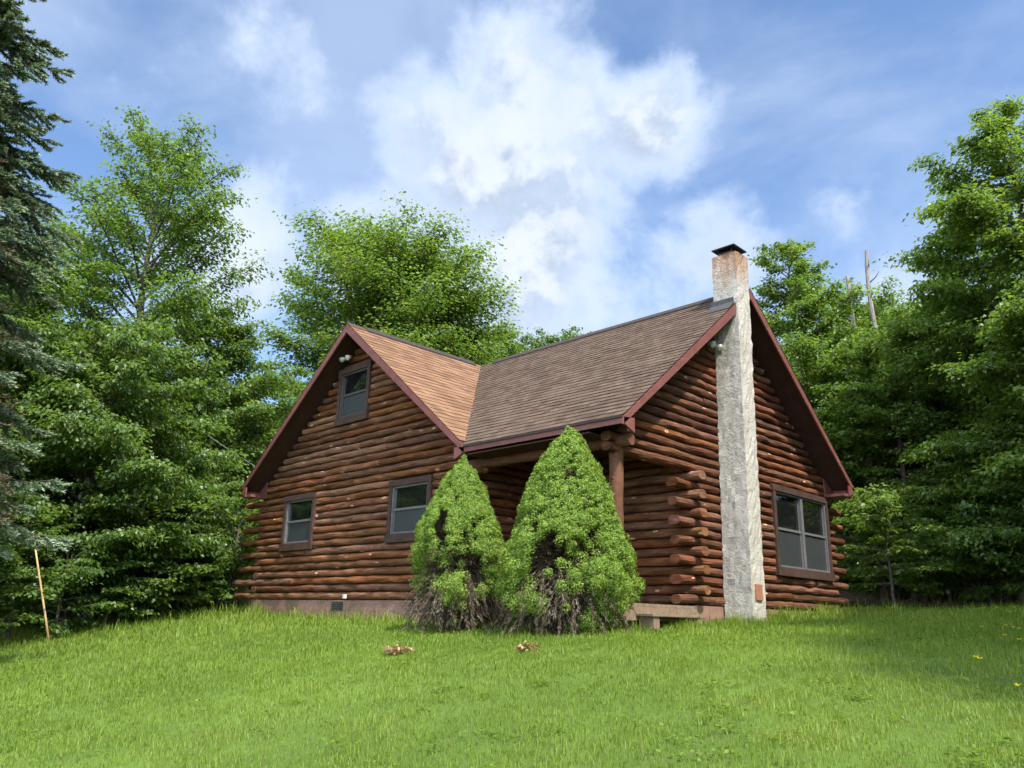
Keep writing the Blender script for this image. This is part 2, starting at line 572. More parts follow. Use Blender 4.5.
def woods(x, y):
    """1 where the floor is leaf litter under the trees, 0 on the lawn"""
    x = np.asarray(x, float); y = np.asarray(y, float)
    left = np.clip((-1.2 - 0.12 * y - x) / 1.5, 0, 1)
    d = np.hypot(x - CAM[0], y - CAM[1])
    az = np.arctan2(x - CAM[0], y - CAM[1])
    ed = np.clip((d - 20.0) / 1.2, 0, 1) * (az > YAW + .2)
    back = np.clip((y - 12) / 2, 0, 1)
    return np.clip(np.maximum(np.maximum(left, ed), back), 0, 1)


gx = np.concatenate([np.linspace(-300, -40, 14), np.linspace(-36, 36, 145), np.linspace(40, 300, 14)]) + 6
gy = np.concatenate([np.linspace(-300, -30, 14), np.linspace(-28, 36, 129), np.linspace(40, 300, 14)])
GX, GY = np.meshgrid(gx, gy)
GZ = ground(GX, GY)
nx, ny = len(gx), len(gy)
i, j = np.meshgrid(np.arange(ny - 1), np.arange(nx - 1), indexing='ij')
q = np.stack([i * nx + j, i * nx + j + 1, (i + 1) * nx + j + 1, (i + 1) * nx + j], -1).reshape(-1, 4)
me = np_mesh('ground', np.stack([GX, GY, GZ], -1).reshape(-1, 3), q, M['ground'], {'woods': woods(GX, GY).ravel()}, True)
tag(link('ground', me), kind='structure')

# ------------------------------------------------------------------ the cabin
cabin = empty('log_cabin', (0, 0, 0))
tag(cabin, 'brown log cabin with two steep gables, a recessed porch and a stucco chimney', 'cabin')
CH = 0.152     # height of one course of logs
lr = random.Random(11)


def log(mb, p0, p1, cz, thick=0.20, h=CH, rough=1.0):
    """one hewn log from p0 to p1 (xy), centre height cz: closed wavy loft with rounded faces"""
    p0 = np.array([p0[0], p0[1], cz], float); p1 = np.array([p1[0], p1[1], cz], float)
    ln = np.linalg.norm(p1 - p0)
    if ln < 0.06: return
    d = (p1 - p0) / ln
    s = np.array([d[1], -d[0], 0.0])
    n = max(2, int(ln / 0.11) + 1)
    u = np.linspace(0, ln, n)
    prof = []
    for a in np.arange(12) * math.pi / 6 + math.pi / 12:
        ca, sa = math.cos(a), math.sin(a)
        prof.append((math.copysign(abs(ca) ** .72, ca) * thick / 2, math.copysign(abs(sa) ** .95, sa) * h * .476))
    prof = np.array(prof)
    def wob(am, lo, hi, k=4):
        w_ = np.zeros(n)
        for _ in range(k):
            w_ += lr.uniform(.4, 1) * np.sin(u * lr.uniform(lo, hi) + lr.uniform(0, 6.3))
        return w_ * am / k
    side = wob(.034, 1.5, 10) * rough
    vert = wob(.017, 1.2, 6) * rough
    swell = 1 + wob(.24, 3, 16) * rough
    ro = lr.uniform(0, 40)
    V, U = [], []
    arc = np.arange(12) * 0.055
    for a in range(n):
        for b, (pw, ph) in enumerate(prof):
            jit = 1 + .035 * math.sin(u[a] * 9 + b * 2.1 + ro)
            V.append(p0 + d * u[a] + s * (pw * swell[a] * jit + side[a] * (1 if pw > 0 else -1)) + np.array([0, 0, ph * (1 + (swell[a] - 1) * .35) + vert[a]]))
    F, UVs = [], []
    for a in range(n - 1):
        for b in range(12):
            c = (b + 1) % 12
            F.append((a * 12 + b, a * 12 + c, (a + 1) * 12 + c, (a + 1) * 12 + b))
            v0, v1 = b * .055 + ro, (b + 1) * .055 + ro
            UVs.append([(u[a] + ro * 3, v0), (u[a] + ro * 3, v1), (u[a + 1] + ro * 3, v1), (u[a + 1] + ro * 3, v0)])
    F.append(tuple(range(12))[::-1]); UVs.append([(ro * 3 + p_[0], ro + p_[1]) for p_ in prof[::-1]])
    F.append(tuple((n - 1) * 12 + b for b in range(12))); UVs.append([(ro * 3 + p_[0], ro + p_[1]) for p_ in prof])
    mb.add(V, F, UVs)


def cut(a, b, z, holes):
    """split the span a..b where window holes (a0,a1,z0,z1) interrupt it at height z"""
    spans = [(a, b)]
    for (h0, h1, z0, z1) in holes:
        if z0 - .02 < z < z1 + .02:
            ns = []
            for (s0, s1) in spans:
                if h1 <= s0 or h0 >= s1: ns.append((s0, s1)); continue
                if h0 > s0: ns.append((s0, h0))
                if h1 < s1: ns.append((h1, s1))
            spans = ns
    # long courses are made of two logs butted end to end
    out = []
    for (s0, s1) in spans:
        if s1 - s0 > 3.2 and lr.random() < .75:
            m_ = s0 + (s1 - s0) * lr.uniform(.25, .75)
            out += [(s0, m_ - .006), (m_ + .006, s1)]
        else:
            out.append((s0, s1))
    return out


# window openings: (a0, a1, z0, z1) outer edge of the casing
WIN_L = (1.362, 2.636, 1.036, 2.24)
WIN_U = (3.167, 4.331, 3.635, 4.89)
WIN_M = (5.284, 6.56, 1.041, 2.21)
WIN_R = (5.156, 7.505, 0.60, 2.26)
TH = 0.20
UND = 0.20      # vertical thickness of the roof at the eaves


XL, YR = 0.20, 7.80           # left wall face, rear wall face


def roof_z(s):       # underside of the roof at a horizontal distance s from the eave tip
    return H + SLOPE * s - UND


def course(k):
    return (k + .5) * CH


NC = int(5.6 / CH)
# front gable wall (faces -y), face at y = OH
mb = MB()
yc = OH + TH / 2
for k in range(NC):
    z = course(k)
    zt = z + CH * .35
    lim = (zt - (H - UND)) / SLOPE            # horizontal distance from the eave tip where the roof cuts this course
    a, b = XL, W - OH - .02
    if z < 2.3:
        if k % 2 == 0: a, b = -.60 + .10 * z / 2.3 - lr.uniform(0, .05), W - OH + .38 + lr.uniform(0, .05)
    else:
        a, b = max(a, lim), min(b, W - lim)
    if b - a < .15: continue
    for (s0, s1) in cut(a, b, z, [WIN_L, WIN_U, WIN_M]):
        log(mb, (s0, yc), (s1, yc), z)
fl = mb.build('log_wall', M['log'], cabin, smooth=False)
fl['label'] = 'orange brown log wall of the front gable'
mb = MB()
mb.prism([(XL + .05, OH + .10, 0), (W - OH - .05, OH + .10, 0), (W - OH - .05, OH + .10, roof_z(OH + .05)),
          (W / 2, OH + .10, roof_z(W / 2)), (XL + .05, OH + .10, roof_z(XL + .05))], (0, .06, 0))
# backing of the other walls
mb.box(XL + .08, XL + .14, OH + .17, YR - .05, 0, roof_z(XL) - .02)
mb.box(W - OH - .14, W - OH - .08, OH + .17, PY + .05, 0, roof_z(OH) - .02)
mb.box(W - OH - .07, XW - .15, PY + .08, PY + .14, 0, 3.6)
mb.prism([(XW - .14, PY + .15, 0), (XW - .14, YR - .05, 0), (XW - .14, YR - .05, roof_z(W - YR + .05)),
          (XW - .14, W / 2, roof_z(W / 2)), (XW - .14, OH + .05, roof_z(OH + .05)), (XW - .14, OH + .05, 2.24), (XW - .14, PY + .15, 2.24)], (.06, 0, 0))
mb.box(XL + .15, XW - .15, YR - .14, YR - .08, 0, roof_z(W - YR) - .02)
mb.build('wall_core', M['backing'], cabin)

# right gable wall (faces +x), face at x = XW
mb = MB()
xc = XW - TH / 2
for k in range(NC):
    z = course(k)
    zt = z + CH * .35
    lim = (zt - (H - UND)) / SLOPE
    a, b = PY + .02, YR - .0
    if z < 2.2:
        if k % 2 == 0: a = PY - .40 - lr.uniform(0, .06)
        else: a = PY + .21
        if k % 2 == 1: b = YR + .46 - .06 * z / 2.3 + lr.uniform(0, .06)
    else:
        a = max(OH - .16 if z < 2.45 else OH + .02, lim)
        b = min(b, W - lim)
    if b - a < .15: continue
    for (s0, s1) in cut(a, b, z, [WIN_R]):
        log(mb, (xc, s0), (xc, s1), z)
rl = mb.build('log_wall', M['log_shaded'], cabin)
rl['label'] = 'red brown log wall of the chimney gable'

# porch back wall (faces -y) at y = PY, its logs run past the corner
mb = MB()
yc = PY + TH / 2
for k in range(int(3.3 / CH)):
    z = course(k)
    b = XW - .205
    if z < 2.2 and k % 2 == 1: b = XW + .13 + lr.uniform(0, .06)
    for (s0, s1) in cut(W - OH - .05, b, z, [(8.25, 9.2, 0, 2.1)]):
        log(mb, (s0, yc), (s1, yc), z)
bl = mb.build('log_wall', M['log'], cabin)
bl['label'] = 'log wall at the back of the porch'

# wing wall beside the porch (faces +x), left wall, rear walls
mb = MB()
for k in range(int(2.6 / CH)):
    z = course(k)
    log(mb, (W - OH - TH / 2, OH + .21 if k % 2 == 0 else OH + .0), (W - OH - TH / 2, PY), z)
mb.build('log_wall', M['log'], cabin)
mb = MB()
for k in range(int(2.4 / CH)):
    z = course(k)
    log(mb, (XL + TH / 2, OH + .21 if k % 2 == 0 else OH + .01), (XL + TH / 2, YR - .21), z)
mb.build('log_wall', M['log'], cabin)
mb = MB()
for k in range(int(2.4 / CH)):
    z = course(k)
    e_ = .38 if k % 2 == 0 else -.01
    log(mb, (XL - e_, YR - TH / 2), (XW - .205, YR - TH / 2), z)
mb.build('log_wall', M['log'], cabin)

# foundation: painted blocks under every wall, mortar lines cut in
mb = MB()
fx0, fx1, fy0, fy1 = XL - .01, XW - .03, OH + .03, YR - .03


def block_run(x0, y0, x1, y1, out, zt=-.008, zb=-1.15):
    """a run of blocks from (x0,y0) to (x1,y1); out = outward normal"""
    p = np.array([x0, y0]); d = np.array([x1 - x0, y1 - y0]); ln = np.linalg.norm(d); d = d / ln
    o = np.array(out) * .18
    nrow = int((zt - zb) / .2) + 1
    for r_ in range(nrow):
        a_ = 0.0 if r_ % 2 == 0 else -.2
        while a_ < ln:
            s0, s1 = max(a_ + .004, 0), min(a_ + .396, ln)
            if s1 - s0 > .02:
                c0, c1 = p + d * s0, p + d * s1
                j_ = lr.uniform(-.003, .003)
                oo = np.array(out) * j_
                z1_, z0_ = zt - r_ * .2 - (.004 if r_ else 0), max(zt - r_ * .2 - .196, zb)
                mb.prism([(*(c0 + oo), z0_), (*(c1 + oo), z0_), (*(c1 + oo), z1_), (*(c0 + oo), z1_)], (-o[0], -o[1], 0))
            a_ += .4
    c0, c1 = p - np.array(out) * .006, p + d * ln - np.array(out) * .006
    mb.prism([(*c0, zb), (*c1, zb), (*c1, zt - .003), (*c0, zt - .003)], (-o[0] * .8, -o[1] * .8, 0))


block_run(fx0, fy0, W - OH - .02, fy0, (0, -1))
block_run(fx1, PY + .03, fx1, fy1, (1, 0))
block_run(W - OH - .02, fy0 + .19, W - OH - .02, PY + .03, (1, 0))
block_run(W - OH - .02, PY + .03, fx1 - .19, PY + .03, (0, -1))
block_run(fx0, fy1, fx0, fy0 + .19, (-1, 0))
block_run(fx1 - .19, fy1, fx0 + .19, fy1, (0, 1))
fd = mb.build('foundation', M['foundation'], cabin)
fd['label'] = 'low red brown painted block foundation'
mb = MB()
mb.box(3.55, 3.95, fy0 - .012, fy0 + .01, -.21, -.03)
for k in range(5):
    mb.beam((3.57, fy0 - .02, -.19 + k * .036), (3.93, fy0 - .02, -.19 + k * .036), .018, .006, (0, -.6, 1))
mb.build('vent', M['flashing'], fd)

# ---- roofs: shingle courses laid as overlapping strips
EXPO = 0.14


def shingle_slope(mb, p_lo0, p_lo1, p_hi0, p_hi1, lift=0.012):
    """quad slope between the eave line lo0-lo1 and the ridge line hi0-hi1, cut into courses"""
    a0, a1, b0, b1 = [np.array(p, float) for p in (p_lo0, p_lo1, p_hi0, p_hi1)]
    e = (a1 - a0) / np.linalg.norm(a1 - a0)
    upv = (b0 - a0) - e * np.dot(b0 - a0, e)
    sl = np.linalg.norm(upv); upv /= sl
    nrm = np.cross(e, upv)
    if nrm[2] < 0: nrm = -nrm
    n = int(round(sl / EXPO))
    for k in range(n):
        t0, t1 = k / n, (k + 1) / n
        l0, r0 = a0 + (b0 - a0) * t0, a1 + (b1 - a1) * t0
        l1, r1 = a0 + (b0 - a0) * t1, a1 + (b1 - a1) * t1
        if np.linalg.norm(r0 - l0) < .02: continue
        m_ = max(1, int(np.linalg.norm(r0 - l0) / .33))
        V, F, UVs = [], [], []
        wv = [lift + lr.uniform(-.004, .004) for _ in range(m_ + 1)]
        for q_ in range(m_ + 1):
            s = q_ / m_
            lo, hi = l0 + (r0 - l0) * s, l1 + (r1 - l1) * s
            V += [lo + nrm * wv[q_], hi + nrm * .001, lo + nrm * .0]
        for q_ in range(m_):
            i0, i1 = q_ * 3, q_ * 3 + 3
            F.append((i0, i1, i1 + 1, i0 + 1))
            F.append((i0 + 2, i1 + 2, i1, i0))
            def uvp(p, kk): return (float(np.dot(p - a0, e)) + 20, (k + kk) * EXPO + 7)
            UVs.append([uvp(V[i0], .02), uvp(V[i1], .02), uvp(V[i1 + 1], .98), uvp(V[i0 + 1], .98)])
            UVs.append([uvp(V[i0], .02)] * 2 + [uvp(V[i1], .05)] * 2)
        mb.add(V, F, UVs)


def deck(mb, poly):
    mb.prism([(p[0], p[1], p[2] - .012) for p in poly], (0, 0, -.05))


T = H + RISE
# wing roof (its ridge runs front to back)
mb = MB()
shingle_slope(mb, (W, 0, H), (W - .002, .002, H), (W / 2, 0, T), (W / 2, W / 2, T))
shingle_slope(mb, (0, W, H), (0, 0, H), (W / 2, W, T), (W / 2, 0, T))
shingle_slope(mb, (W - .002, W - .002, H), (W, W, H), (W / 2, W / 2, T), (W / 2, W, T))
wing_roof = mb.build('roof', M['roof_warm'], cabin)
wing_roof['label'] = 'sunlit orange tan shingle roof of the front gable'
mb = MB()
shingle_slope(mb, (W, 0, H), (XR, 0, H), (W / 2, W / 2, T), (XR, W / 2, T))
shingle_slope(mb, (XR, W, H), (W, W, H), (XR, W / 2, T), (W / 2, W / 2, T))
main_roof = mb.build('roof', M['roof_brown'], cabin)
main_roof['label'] = 'darkened grey brown shingle roof over the porch'

mb = MB()
deck(mb, [(W, .02, H), (W / 2, .02, T), (W / 2, W / 2, T)])
deck(mb, [(.02, .02, H), (.02, W - .02, H), (W / 2, W - .02, T), (W / 2, .02, T)])
deck(mb, [(W, W - .02, H), (W / 2, W / 2, T), (W / 2, W - .02, T)])
sf = mb.build('soffit', M['soffit'], wing_roof)
mb = MB()
deck(mb, [(W, .02, H), (XR - .02, .02, H), (XR - .02, W / 2, T), (W / 2, W / 2, T)])
deck(mb, [(XR - .02, W - .02, H), (W, W - .02, H), (W / 2, W / 2, T), (XR - .02, W / 2, T)])
mb.build('soffit', M['soffit'], main_roof)


def fascia_pair(mb, axis, pos, out, skip=None):
    """two rake boards along a gable: axis 'y' -> plane y = pos, axis 'x' -> plane x = pos"""
    def P(s, z): return (s, pos, z) if axis == 'y' else (pos, s, z)
    off = (0, out, 0) if axis == 'y' else (out, 0, 0)
    dp = .185
    for (s0, s1, z0, z1) in ((0, W / 2, H, T), (W, W / 2, H, T)):
        segs = [(0, 1)]
        if skip is not None and s0 == 0:
            segs = [(0, (skip[0] - s0) / (s1 - s0)), ((skip[1] - s0) / (s1 - s0), 1)]
        for (ta, tb) in segs:
            sa, sb = s0 + (s1 - s0) * ta, s0 + (s1 - s0) * tb
            za, zb = z0 + (z1 - z0) * ta - .022, z0 + (z1 - z0) * tb - .022
            mb.prism([P(sa, za), P(sb, zb), P(sb, zb - dp), P(sa, za - dp * (.62 if ta == 0 else 1))], off)
        # boxed return at the eave: a small vertical-ended tail board
        sg = 1 if s0 == 0 else -1
        mb.prism([P(s0 + sg * .01, H - .03), P(s0 + sg * .01, H - .12), P(s0 + sg * .26, H - .22), P(s0 + sg * .26, H + .0)], (off[0] * .9, off[1] * .9, 0))


CHY0, CHY1 = 3.34, 3.77
mb = MB()
fascia_pair(mb, 'y', 0.0, .03)
fascia_pair(mb, 'y', W, -.03)
mb.box(-.0, .028, .031, W - .031, H - .118, H - .03)
mb.build('fascia', M['fascia'], wing_roof)
mb = MB()
fascia_pair(mb, 'x', XR, -.03, skip=(CHY0 + .06, CHY1 + .02))
mb.box(W - .02, XR - .031, .0, .028, H - .118, H - .03)
mb.box(W + .02, XR - .031, W - .028, W, H - .118, H - .03)
mb.build('fascia', M['fascia'], main_roof)
# boxed eave ends and closed eave soffits
mb = MB()
mb.box(.03, OH + .01, .031, .27, H - .23, H - .17)
mb.prism([(.03, OH - .001, H - .23), (OH + .01, OH - .001, H - .23), (OH + .01, OH - .001, H + .16), (.03, OH - .001, H - .12)], (0, -.03, 0))
mb.build('eave_box', M['fascia'], wing_roof)
mb = MB()
mb.box(XW + .004, XR - .031, W - OH, W - .03, H - .23, H - .17)
mb.prism([(XW + .032, W - .03, H - .23), (XW + .032, W - OH - .02, H - .23), (XW + .032, W - OH - .02, H + .16), (XW + .032, W - .03, H - .12)], (-.028, 0, 0))
mb.build('eave_box', M['fascia'], main_roof)
mb = MB()
mb.box(W + .05, XW - .21, .029, OH + .02, H - .17, H - .15)
mb.build('eave_soffit', M['soffit'], main_roof)
# drip edge: dark lip between the shingles and the fascia
mb = MB()
mb.box(W - .0, XR - .02, -.022, .0, H - .035, H - .004)
mb.build('drip_edge', M['ridge'], main_roof)

# ridge caps and vents
mb = MB()
for sg in (-1, 1):
    mb.prism([(W / 2, .45, T + .045), (W / 2 + sg * .15, .45, T + .045 - .15 * SLOPE), (W / 2 + sg * .15, .45, T + .015 - .15 * SLOPE), (W / 2, .45, T + .015)], (0, W / 2 - .75, 0))
mb.build('ridge_vent', M['ridge'], wing_roof)
mb = MB()
for sg in (-1, 1):
    mb.prism([(W / 2 + .55, W / 2, T + .045), (W / 2 + .55, W / 2 + sg * .15, T + .045 - .15 * SLOPE), (W / 2 + .55, W / 2 + sg * .15, T + .015 - .15 * SLOPE), (W / 2 + .55, W / 2, T + .015)], (XR - W / 2 - 1.15, 0, 0))
mb.build('ridge_vent', M['ridge'], main_roof)
# ridge cap shingles where the vent stops
mb = MB()
for sg in (-1, 1):
    mb.prism([(W / 2, 0, T + .02), (W / 2 + sg * .13, 0, T + .02 - .13 * SLOPE), (W / 2 + sg * .13, 0, T + .004 - .13 * SLOPE), (W / 2, 0, T + .004)], (0, .449, 0))
mb.build('ridge_cap', M['roof_warm'], wing_roof)
# flashing saddle at the chimney
mb = MB()
xf = XR - .48
mb.prism([(xf, CHY0 - .18, H + SLOPE * (CHY0 - .18) + .018), (XR - .01, CHY0 - .18, H + SLOPE * (CHY0 - .18) + .018),
          (XR - .01, CHY0 + .0, H + SLOPE * CHY0 + .05), (xf, CHY0 + .0, H + SLOPE * CHY0 + .05)], (0, 0, .012))
mb.box(xf + .02, XR - .02, CHY0 - .012, CHY0 + .01, H + SLOPE * CHY0 - .02, H + SLOPE * CHY0 + .14)
mb.build('flashing', M['flashing'], main_roof)

# ---- chimney
CX0, CX1, CZ0, CZ1 = XW - .01, XR + .035, -.60, 6.30


def lean(z):       # the stack leans a little towards the back
    return -.075 + .15 * (z - CZ0) / (CZ1 - CZ0)


mb = MB()
nz = 60
ring = []
nn = 7
for k in range(nz + 1):
    z = CZ0 + (CZ1 - CZ0) * k / nz
    dy = lean(z)
    grow = .022 * math.exp(-(z - CZ0) / .5)
    rg = []
    x0, x1, y0, y1 = CX0, CX1 + grow, CHY0 + dy - grow, CHY1 + dy + grow
    for a_ in range(nn): rg.append((x0 + (x1 - x0) * a_ / nn, y0))
    for a_ in range(nn): rg.append((x1, y0 + (y1 - y0) * a_ / nn))
    for a_ in range(nn): rg.append((x1 - (x1 - x0) * a_ / nn, y1))
    for a_ in range(nn): rg.append((x0, y1 - (y1 - y0) * a_ / nn))
    ring += [(px + lr.gauss(0, .005), py + lr.gauss(0, .005), z) for px, py in rg]
m_ = 4 * nn
F = [(k * m_ + a_, k * m_ + (a_ + 1) % m_, (k + 1) * m_ + (a_ + 1) % m_, (k + 1) * m_ + a_) for k in range(nz) for a_ in range(m_)]
F.append(tuple(nz * m_ + a_ for a_ in range(m_)))
mb.add(ring, F)
chim = mb.build('chimney', M['stucco'], cabin)
chim['label'] = 'pale stucco chimney with rust stains below its cap'
dy = lean(CZ1)
mb = MB()
cxm, cym = (CX0 + CX1) / 2, (CHY0 + CHY1) / 2 + dy
mb.box(cxm - .15, cxm + .15, cym - .15, cym + .15, CZ1 - .02, CZ1 + .07)
for sx in (-1, 1):
    for sy in (-1, 1):
        mb.box(cxm + sx * .13 - .012, cxm + sx * .13 + .012, cym + sy * .13 - .012, cym + sy * .13 + .012, CZ1 + .07, CZ1 + .13)
b_ = .235
mb.add([(cxm - b_, cym - b_, CZ1 + .125), (cxm + b_, cym - b_, CZ1 + .125), (cxm + b_, cym + b_, CZ1 + .125), (cxm - b_, cym + b_, CZ1 + .125),
        (cxm - b_, cym - b_, CZ1 + .145), (cxm + b_, cym - b_, CZ1 + .145), (cxm + b_, cym + b_, CZ1 + .145), (cxm - b_, cym + b_, CZ1 + .145),
        (cxm, cym, CZ1 + .21)],
       [(3, 2, 1, 0), (0, 1, 5, 4), (1, 2, 6, 5), (2, 3, 7, 6), (3, 0, 4, 7), (4, 5, 8), (5, 6, 8), (6, 7, 8), (7, 4, 8)])
mb.build('chimney_cap', M['steel'], chim)
mb = MB()
mb.box(CX1 + .0, CX1 + .035, CHY0 + .10 + lean(.2), CHY0 + .31 + lean(.2), .10, .36)
mb.build('brick_plug', M['brick'], chim, bevel=.008)


# ---- windows
def window(name, axis, pos, out, rect, cols, sashmat, label, casing=.10):
    """axis 'y': wall faces -y at y=pos; axis 'x': wall faces +x at x=pos; out = sign of the outward direction"""
    a0, a1, z0, z1 = rect
    root = empty(name, ((a0 + a1) / 2, pos, z0) if axis == 'y' else (pos, (a0 + a1) / 2, z0), cabin)
    root['label'] = label
    def bx(mb, s0, s1, d0, d1, zz0, zz1):
        lo, hi = sorted((out * d0, out * d1))
        ac = (a0 + a1) / 2
        if axis == 'y': mb.box(s0 - ac, s1 - ac, lo, hi, zz0 - z0, zz1 - z0)
        else: mb.box(lo, hi, s0 - ac, s1 - ac, zz0 - z0, zz1 - z0)
    c = casing
    mb = MB()
    bx(mb, a0, a0 + c, -.09, .035, z0 + c + .06, z1 - c)
    bx(mb, a1 - c, a1, -.09, .035, z0 + c + .06, z1 - c)
    bx(mb, a0 - .015, a1 + .015, -.09, .042, z1 - c, z1 + .02)
    mb.build('casing', M['casing'], root, bevel=.006)
    mb = MB()
    bx(mb, a0 - .02, a1 + .02, -.09, .055, z0, z0 + c + .06)
    mb.build('sill', M['casing'], root, bevel=.006)
    gx0, gx1, gz0, gz1 = a0 + c, a1 - c, z0 + c + .06, z1 - c
    fr = .035
    mb = MB()
    bx(mb, gx0 + .002, gx0 + fr, -.08, .012, gz0 + .002, gz1 - .002)
    bx(mb, gx1 - fr, gx1 - .002, -.08, .012, gz0 + .002, gz1 - .002)
    bx(mb, gx0 + fr, gx1 - fr, -.08, .010, gz1 - fr, gz1 - .002)
    bx(mb, gx0 + fr, gx1 - fr, -.08, .010, gz0 + .002, gz0 + fr)
    mid = (gz0 + gz1) / 2 + .01
    wdt = (gx1 - gx0) / cols
    for q_ in range(1, cols):
        bx(mb, gx0 + q_ * wdt - .045, gx0 + q_ * wdt + .045, -.08, .014, gz0 + fr, gz1 - fr)
    mb.build('frame', sashmat, root, bevel=.003)
    for q_ in range(cols):
        s0 = gx0 + q_ * wdt + (fr if q_ == 0 else .045)
        s1 = gx0 + (q_ + 1) * wdt - (fr if q_ == cols - 1 else .045)
        mb = MB()
        bx(mb, s0 + .001, s1 - .001, -.055, -.008, mid - .022, mid + .022)
        bx(mb, s0 + .001, s0 + .028, -.055, -.022, gz0 + fr, mid - .022)
        bx(mb, s1 - .028, s1 - .001, -.055, -.022, gz0 + fr, mid - .022)
        bx(mb, s0 + .001, s0 + .025, -.060, -.040, mid + .022, gz1 - fr)
        bx(mb, s1 - .025, s1 - .001, -.060, -.040, mid + .022, gz1 - fr)
        mb.build('sash', sashmat, root)
        mb = MB()
        bx(mb, s0 + .003, s1 - .003, -.049, -.045, mid + .002, gz1 - fr)
        mb.build('pane', M['glass'], root)
        mb = MB()
        bx(mb, s0 + .003, s1 - .003, -.036, -.031, gz0 + fr, mid - .002)
        mb.build('pane', M['glass_screen'], root)
    mb = MB()
    rr_ = random.Random(len(label))
    n_ = 40
    V, F = [], []
    for q_ in range(n_ + 1):      # hanging curtain with soft folds
        s = gx0 + .01 + (gx1 - gx0 - .02) * q_ / n_
        dd = -.085 + .006 * math.sin(q_ * 1.7 + rr_.random()) 
        for zz in (gz0 + .01, gz1 - .01):
            V.append((s - (a0 + a1) / 2, out * dd, zz - z0) if axis == 'y' else (out * dd, s - (a0 + a1) / 2, zz - z0))
    for q_ in range(n_): F.append((q_ * 2, q_ * 2 + 2, q_ * 2 + 3, q_ * 2 + 1))
    mb.add(V, F)
    mb.build('curtain', M['curtain'], root, smooth=True)
    return root


def mat_glass(name, alpha, col, rough):
    m, t = new_mat(name)
    tr = t.n('ShaderNodeBsdfTransparent')
    d = t.n('ShaderNodeBsdfDiffuse')
    d.inputs[0].default_value = rgb(*col)
    g = t.n('ShaderNodeBsdfGlossy')
    g.inputs[0].default_value = rgb(.9, .9, .9)
    g.inputs[1].default_value = rough
    fr = t.n('ShaderNodeFresnel')
    fr.inputs[0].default_value = 1.5
    m1 = t.n('ShaderNodeMixShader', i_0=alpha, i_1=tr.outputs[0], i_2=d.outputs[0])
    m2 = t.n('ShaderNodeMixShader', i_0=t.math('MULTIPLY', fr.outputs[0], 1.4 if rough < .1 else .5, True), i_1=m1.outputs[0], i_2=g.outputs[0])
    finish(t, m2.outputs[0])
    return m


M['glass'] = mat_glass('window_glass', .25, (.03, .033, .033), .03)
M['glass_screen'] = mat_glass('screened_glass', .60, (.055, .060, .062), .25)
window('window', 'y', OH, -1, WIN_L, 1, M['sash'], 'narrow sash window low at the left of the front gable')
window('window', 'y', OH, -1, WIN_U, 1, M['dark_sash'], 'small sash window high under the front gable peak')
window('window', 'y', OH, -1, WIN_M, 1, M['sash'], 'sash window half hidden behind the smaller conical shrub')
window('window', 'x', XW, 1, WIN_R, 2, M['sash'], 'wide double sash window right of the chimney')

# ---- porch
mb = MB()
px_, py_ = 10.70, OH + .10
pts = [(px_ + lr.uniform(-.006, .006), py_ + lr.uniform(-.006, .006), z) for z in np.linspace(-.06, 2.20, 14)]
mb.tube(pts, [.108 + lr.uniform(-.006, .006) for _ in pts], 10)
post = mb.build('porch_post', M['log_end'], cabin, smooth=True)
for k in range(3):
    mb = MB()
    z = .5 + k * .62
    mb.tube([(px_ + .02 + .05 * (k % 2), py_ - .10, z), (px_ + .02 + .05 * (k % 2), py_ - .125, z)], [.022, .016], 7)
    mb.build('branch_stub', M['log_end'], post)
mb = MB()
log(mb, (W - OH + .02, OH + .10), (XW + .18, OH + .10), 2.31, .19, .19, .7)
mb.build('porch_beam', M['log_end'], cabin)
mb = MB()
log(mb, (10.30, OH - .22), (10.30, PY), 2.47, .13, .12, .5)
mb.build('rafter', M['log_end'], cabin)
mb = MB()
log(mb, (8.9, OH - .16), (8.9, PY), 2.47, .13, .12, .5)
mb.build('rafter', M['log_end'], cabin)
mb = MB()
for k in range(15):
    y0 = .36 + k * .137
    mb.box(W - OH + .02, XW - .02, y0, y0 + .132, -.06, -.02)
pd = mb.build('porch_deck', M['deck'], cabin)
mb = MB()
mb.box(W - OH + .02, XW - .0, .33, .358, -.26, -.015)
mb.box(XW - .018, XW + .01, .36, PY - .03, -.26, -.063)
mb.build('rim_board', M['deck'], pd)
mb = MB()
for k in range(12):
    zz = 2.40 + k * .0
    y0 = .60 + k * .15
    mb.box(W - OH + .02, XW - .21, y0, y0 + .147, 2.55, 2.57)
mb.build('porch_ceiling', M['soffit'], cabin)
# low step on the open side of the porch, between the post and the log corner
mb = MB()
mb.box(XW + .02, XW + .165, .80, 2.12, -.20, -.165)
mb.box(XW + .170, XW + .315, .79, 2.13, -.201, -.166)
step = mb.build('porch_step', M['deck'], cabin, bevel=.004)
mb = MB()
mb.box(XW + .05, XW + .29, .84, .98, -.60, -.202)
mb.build('step_support', M['deck'], step)
mb = MB()
mb.box(XW + .10, XW + .30, 1.96, 2.06, -.60, -.202)
mb.build('step_support', M['deck'], step)
mb = MB()
mb.box(XW + .24, XW + .275, .985, 1.955, -.44, -.36)
mb.build('step_rail', M['deck'], step)
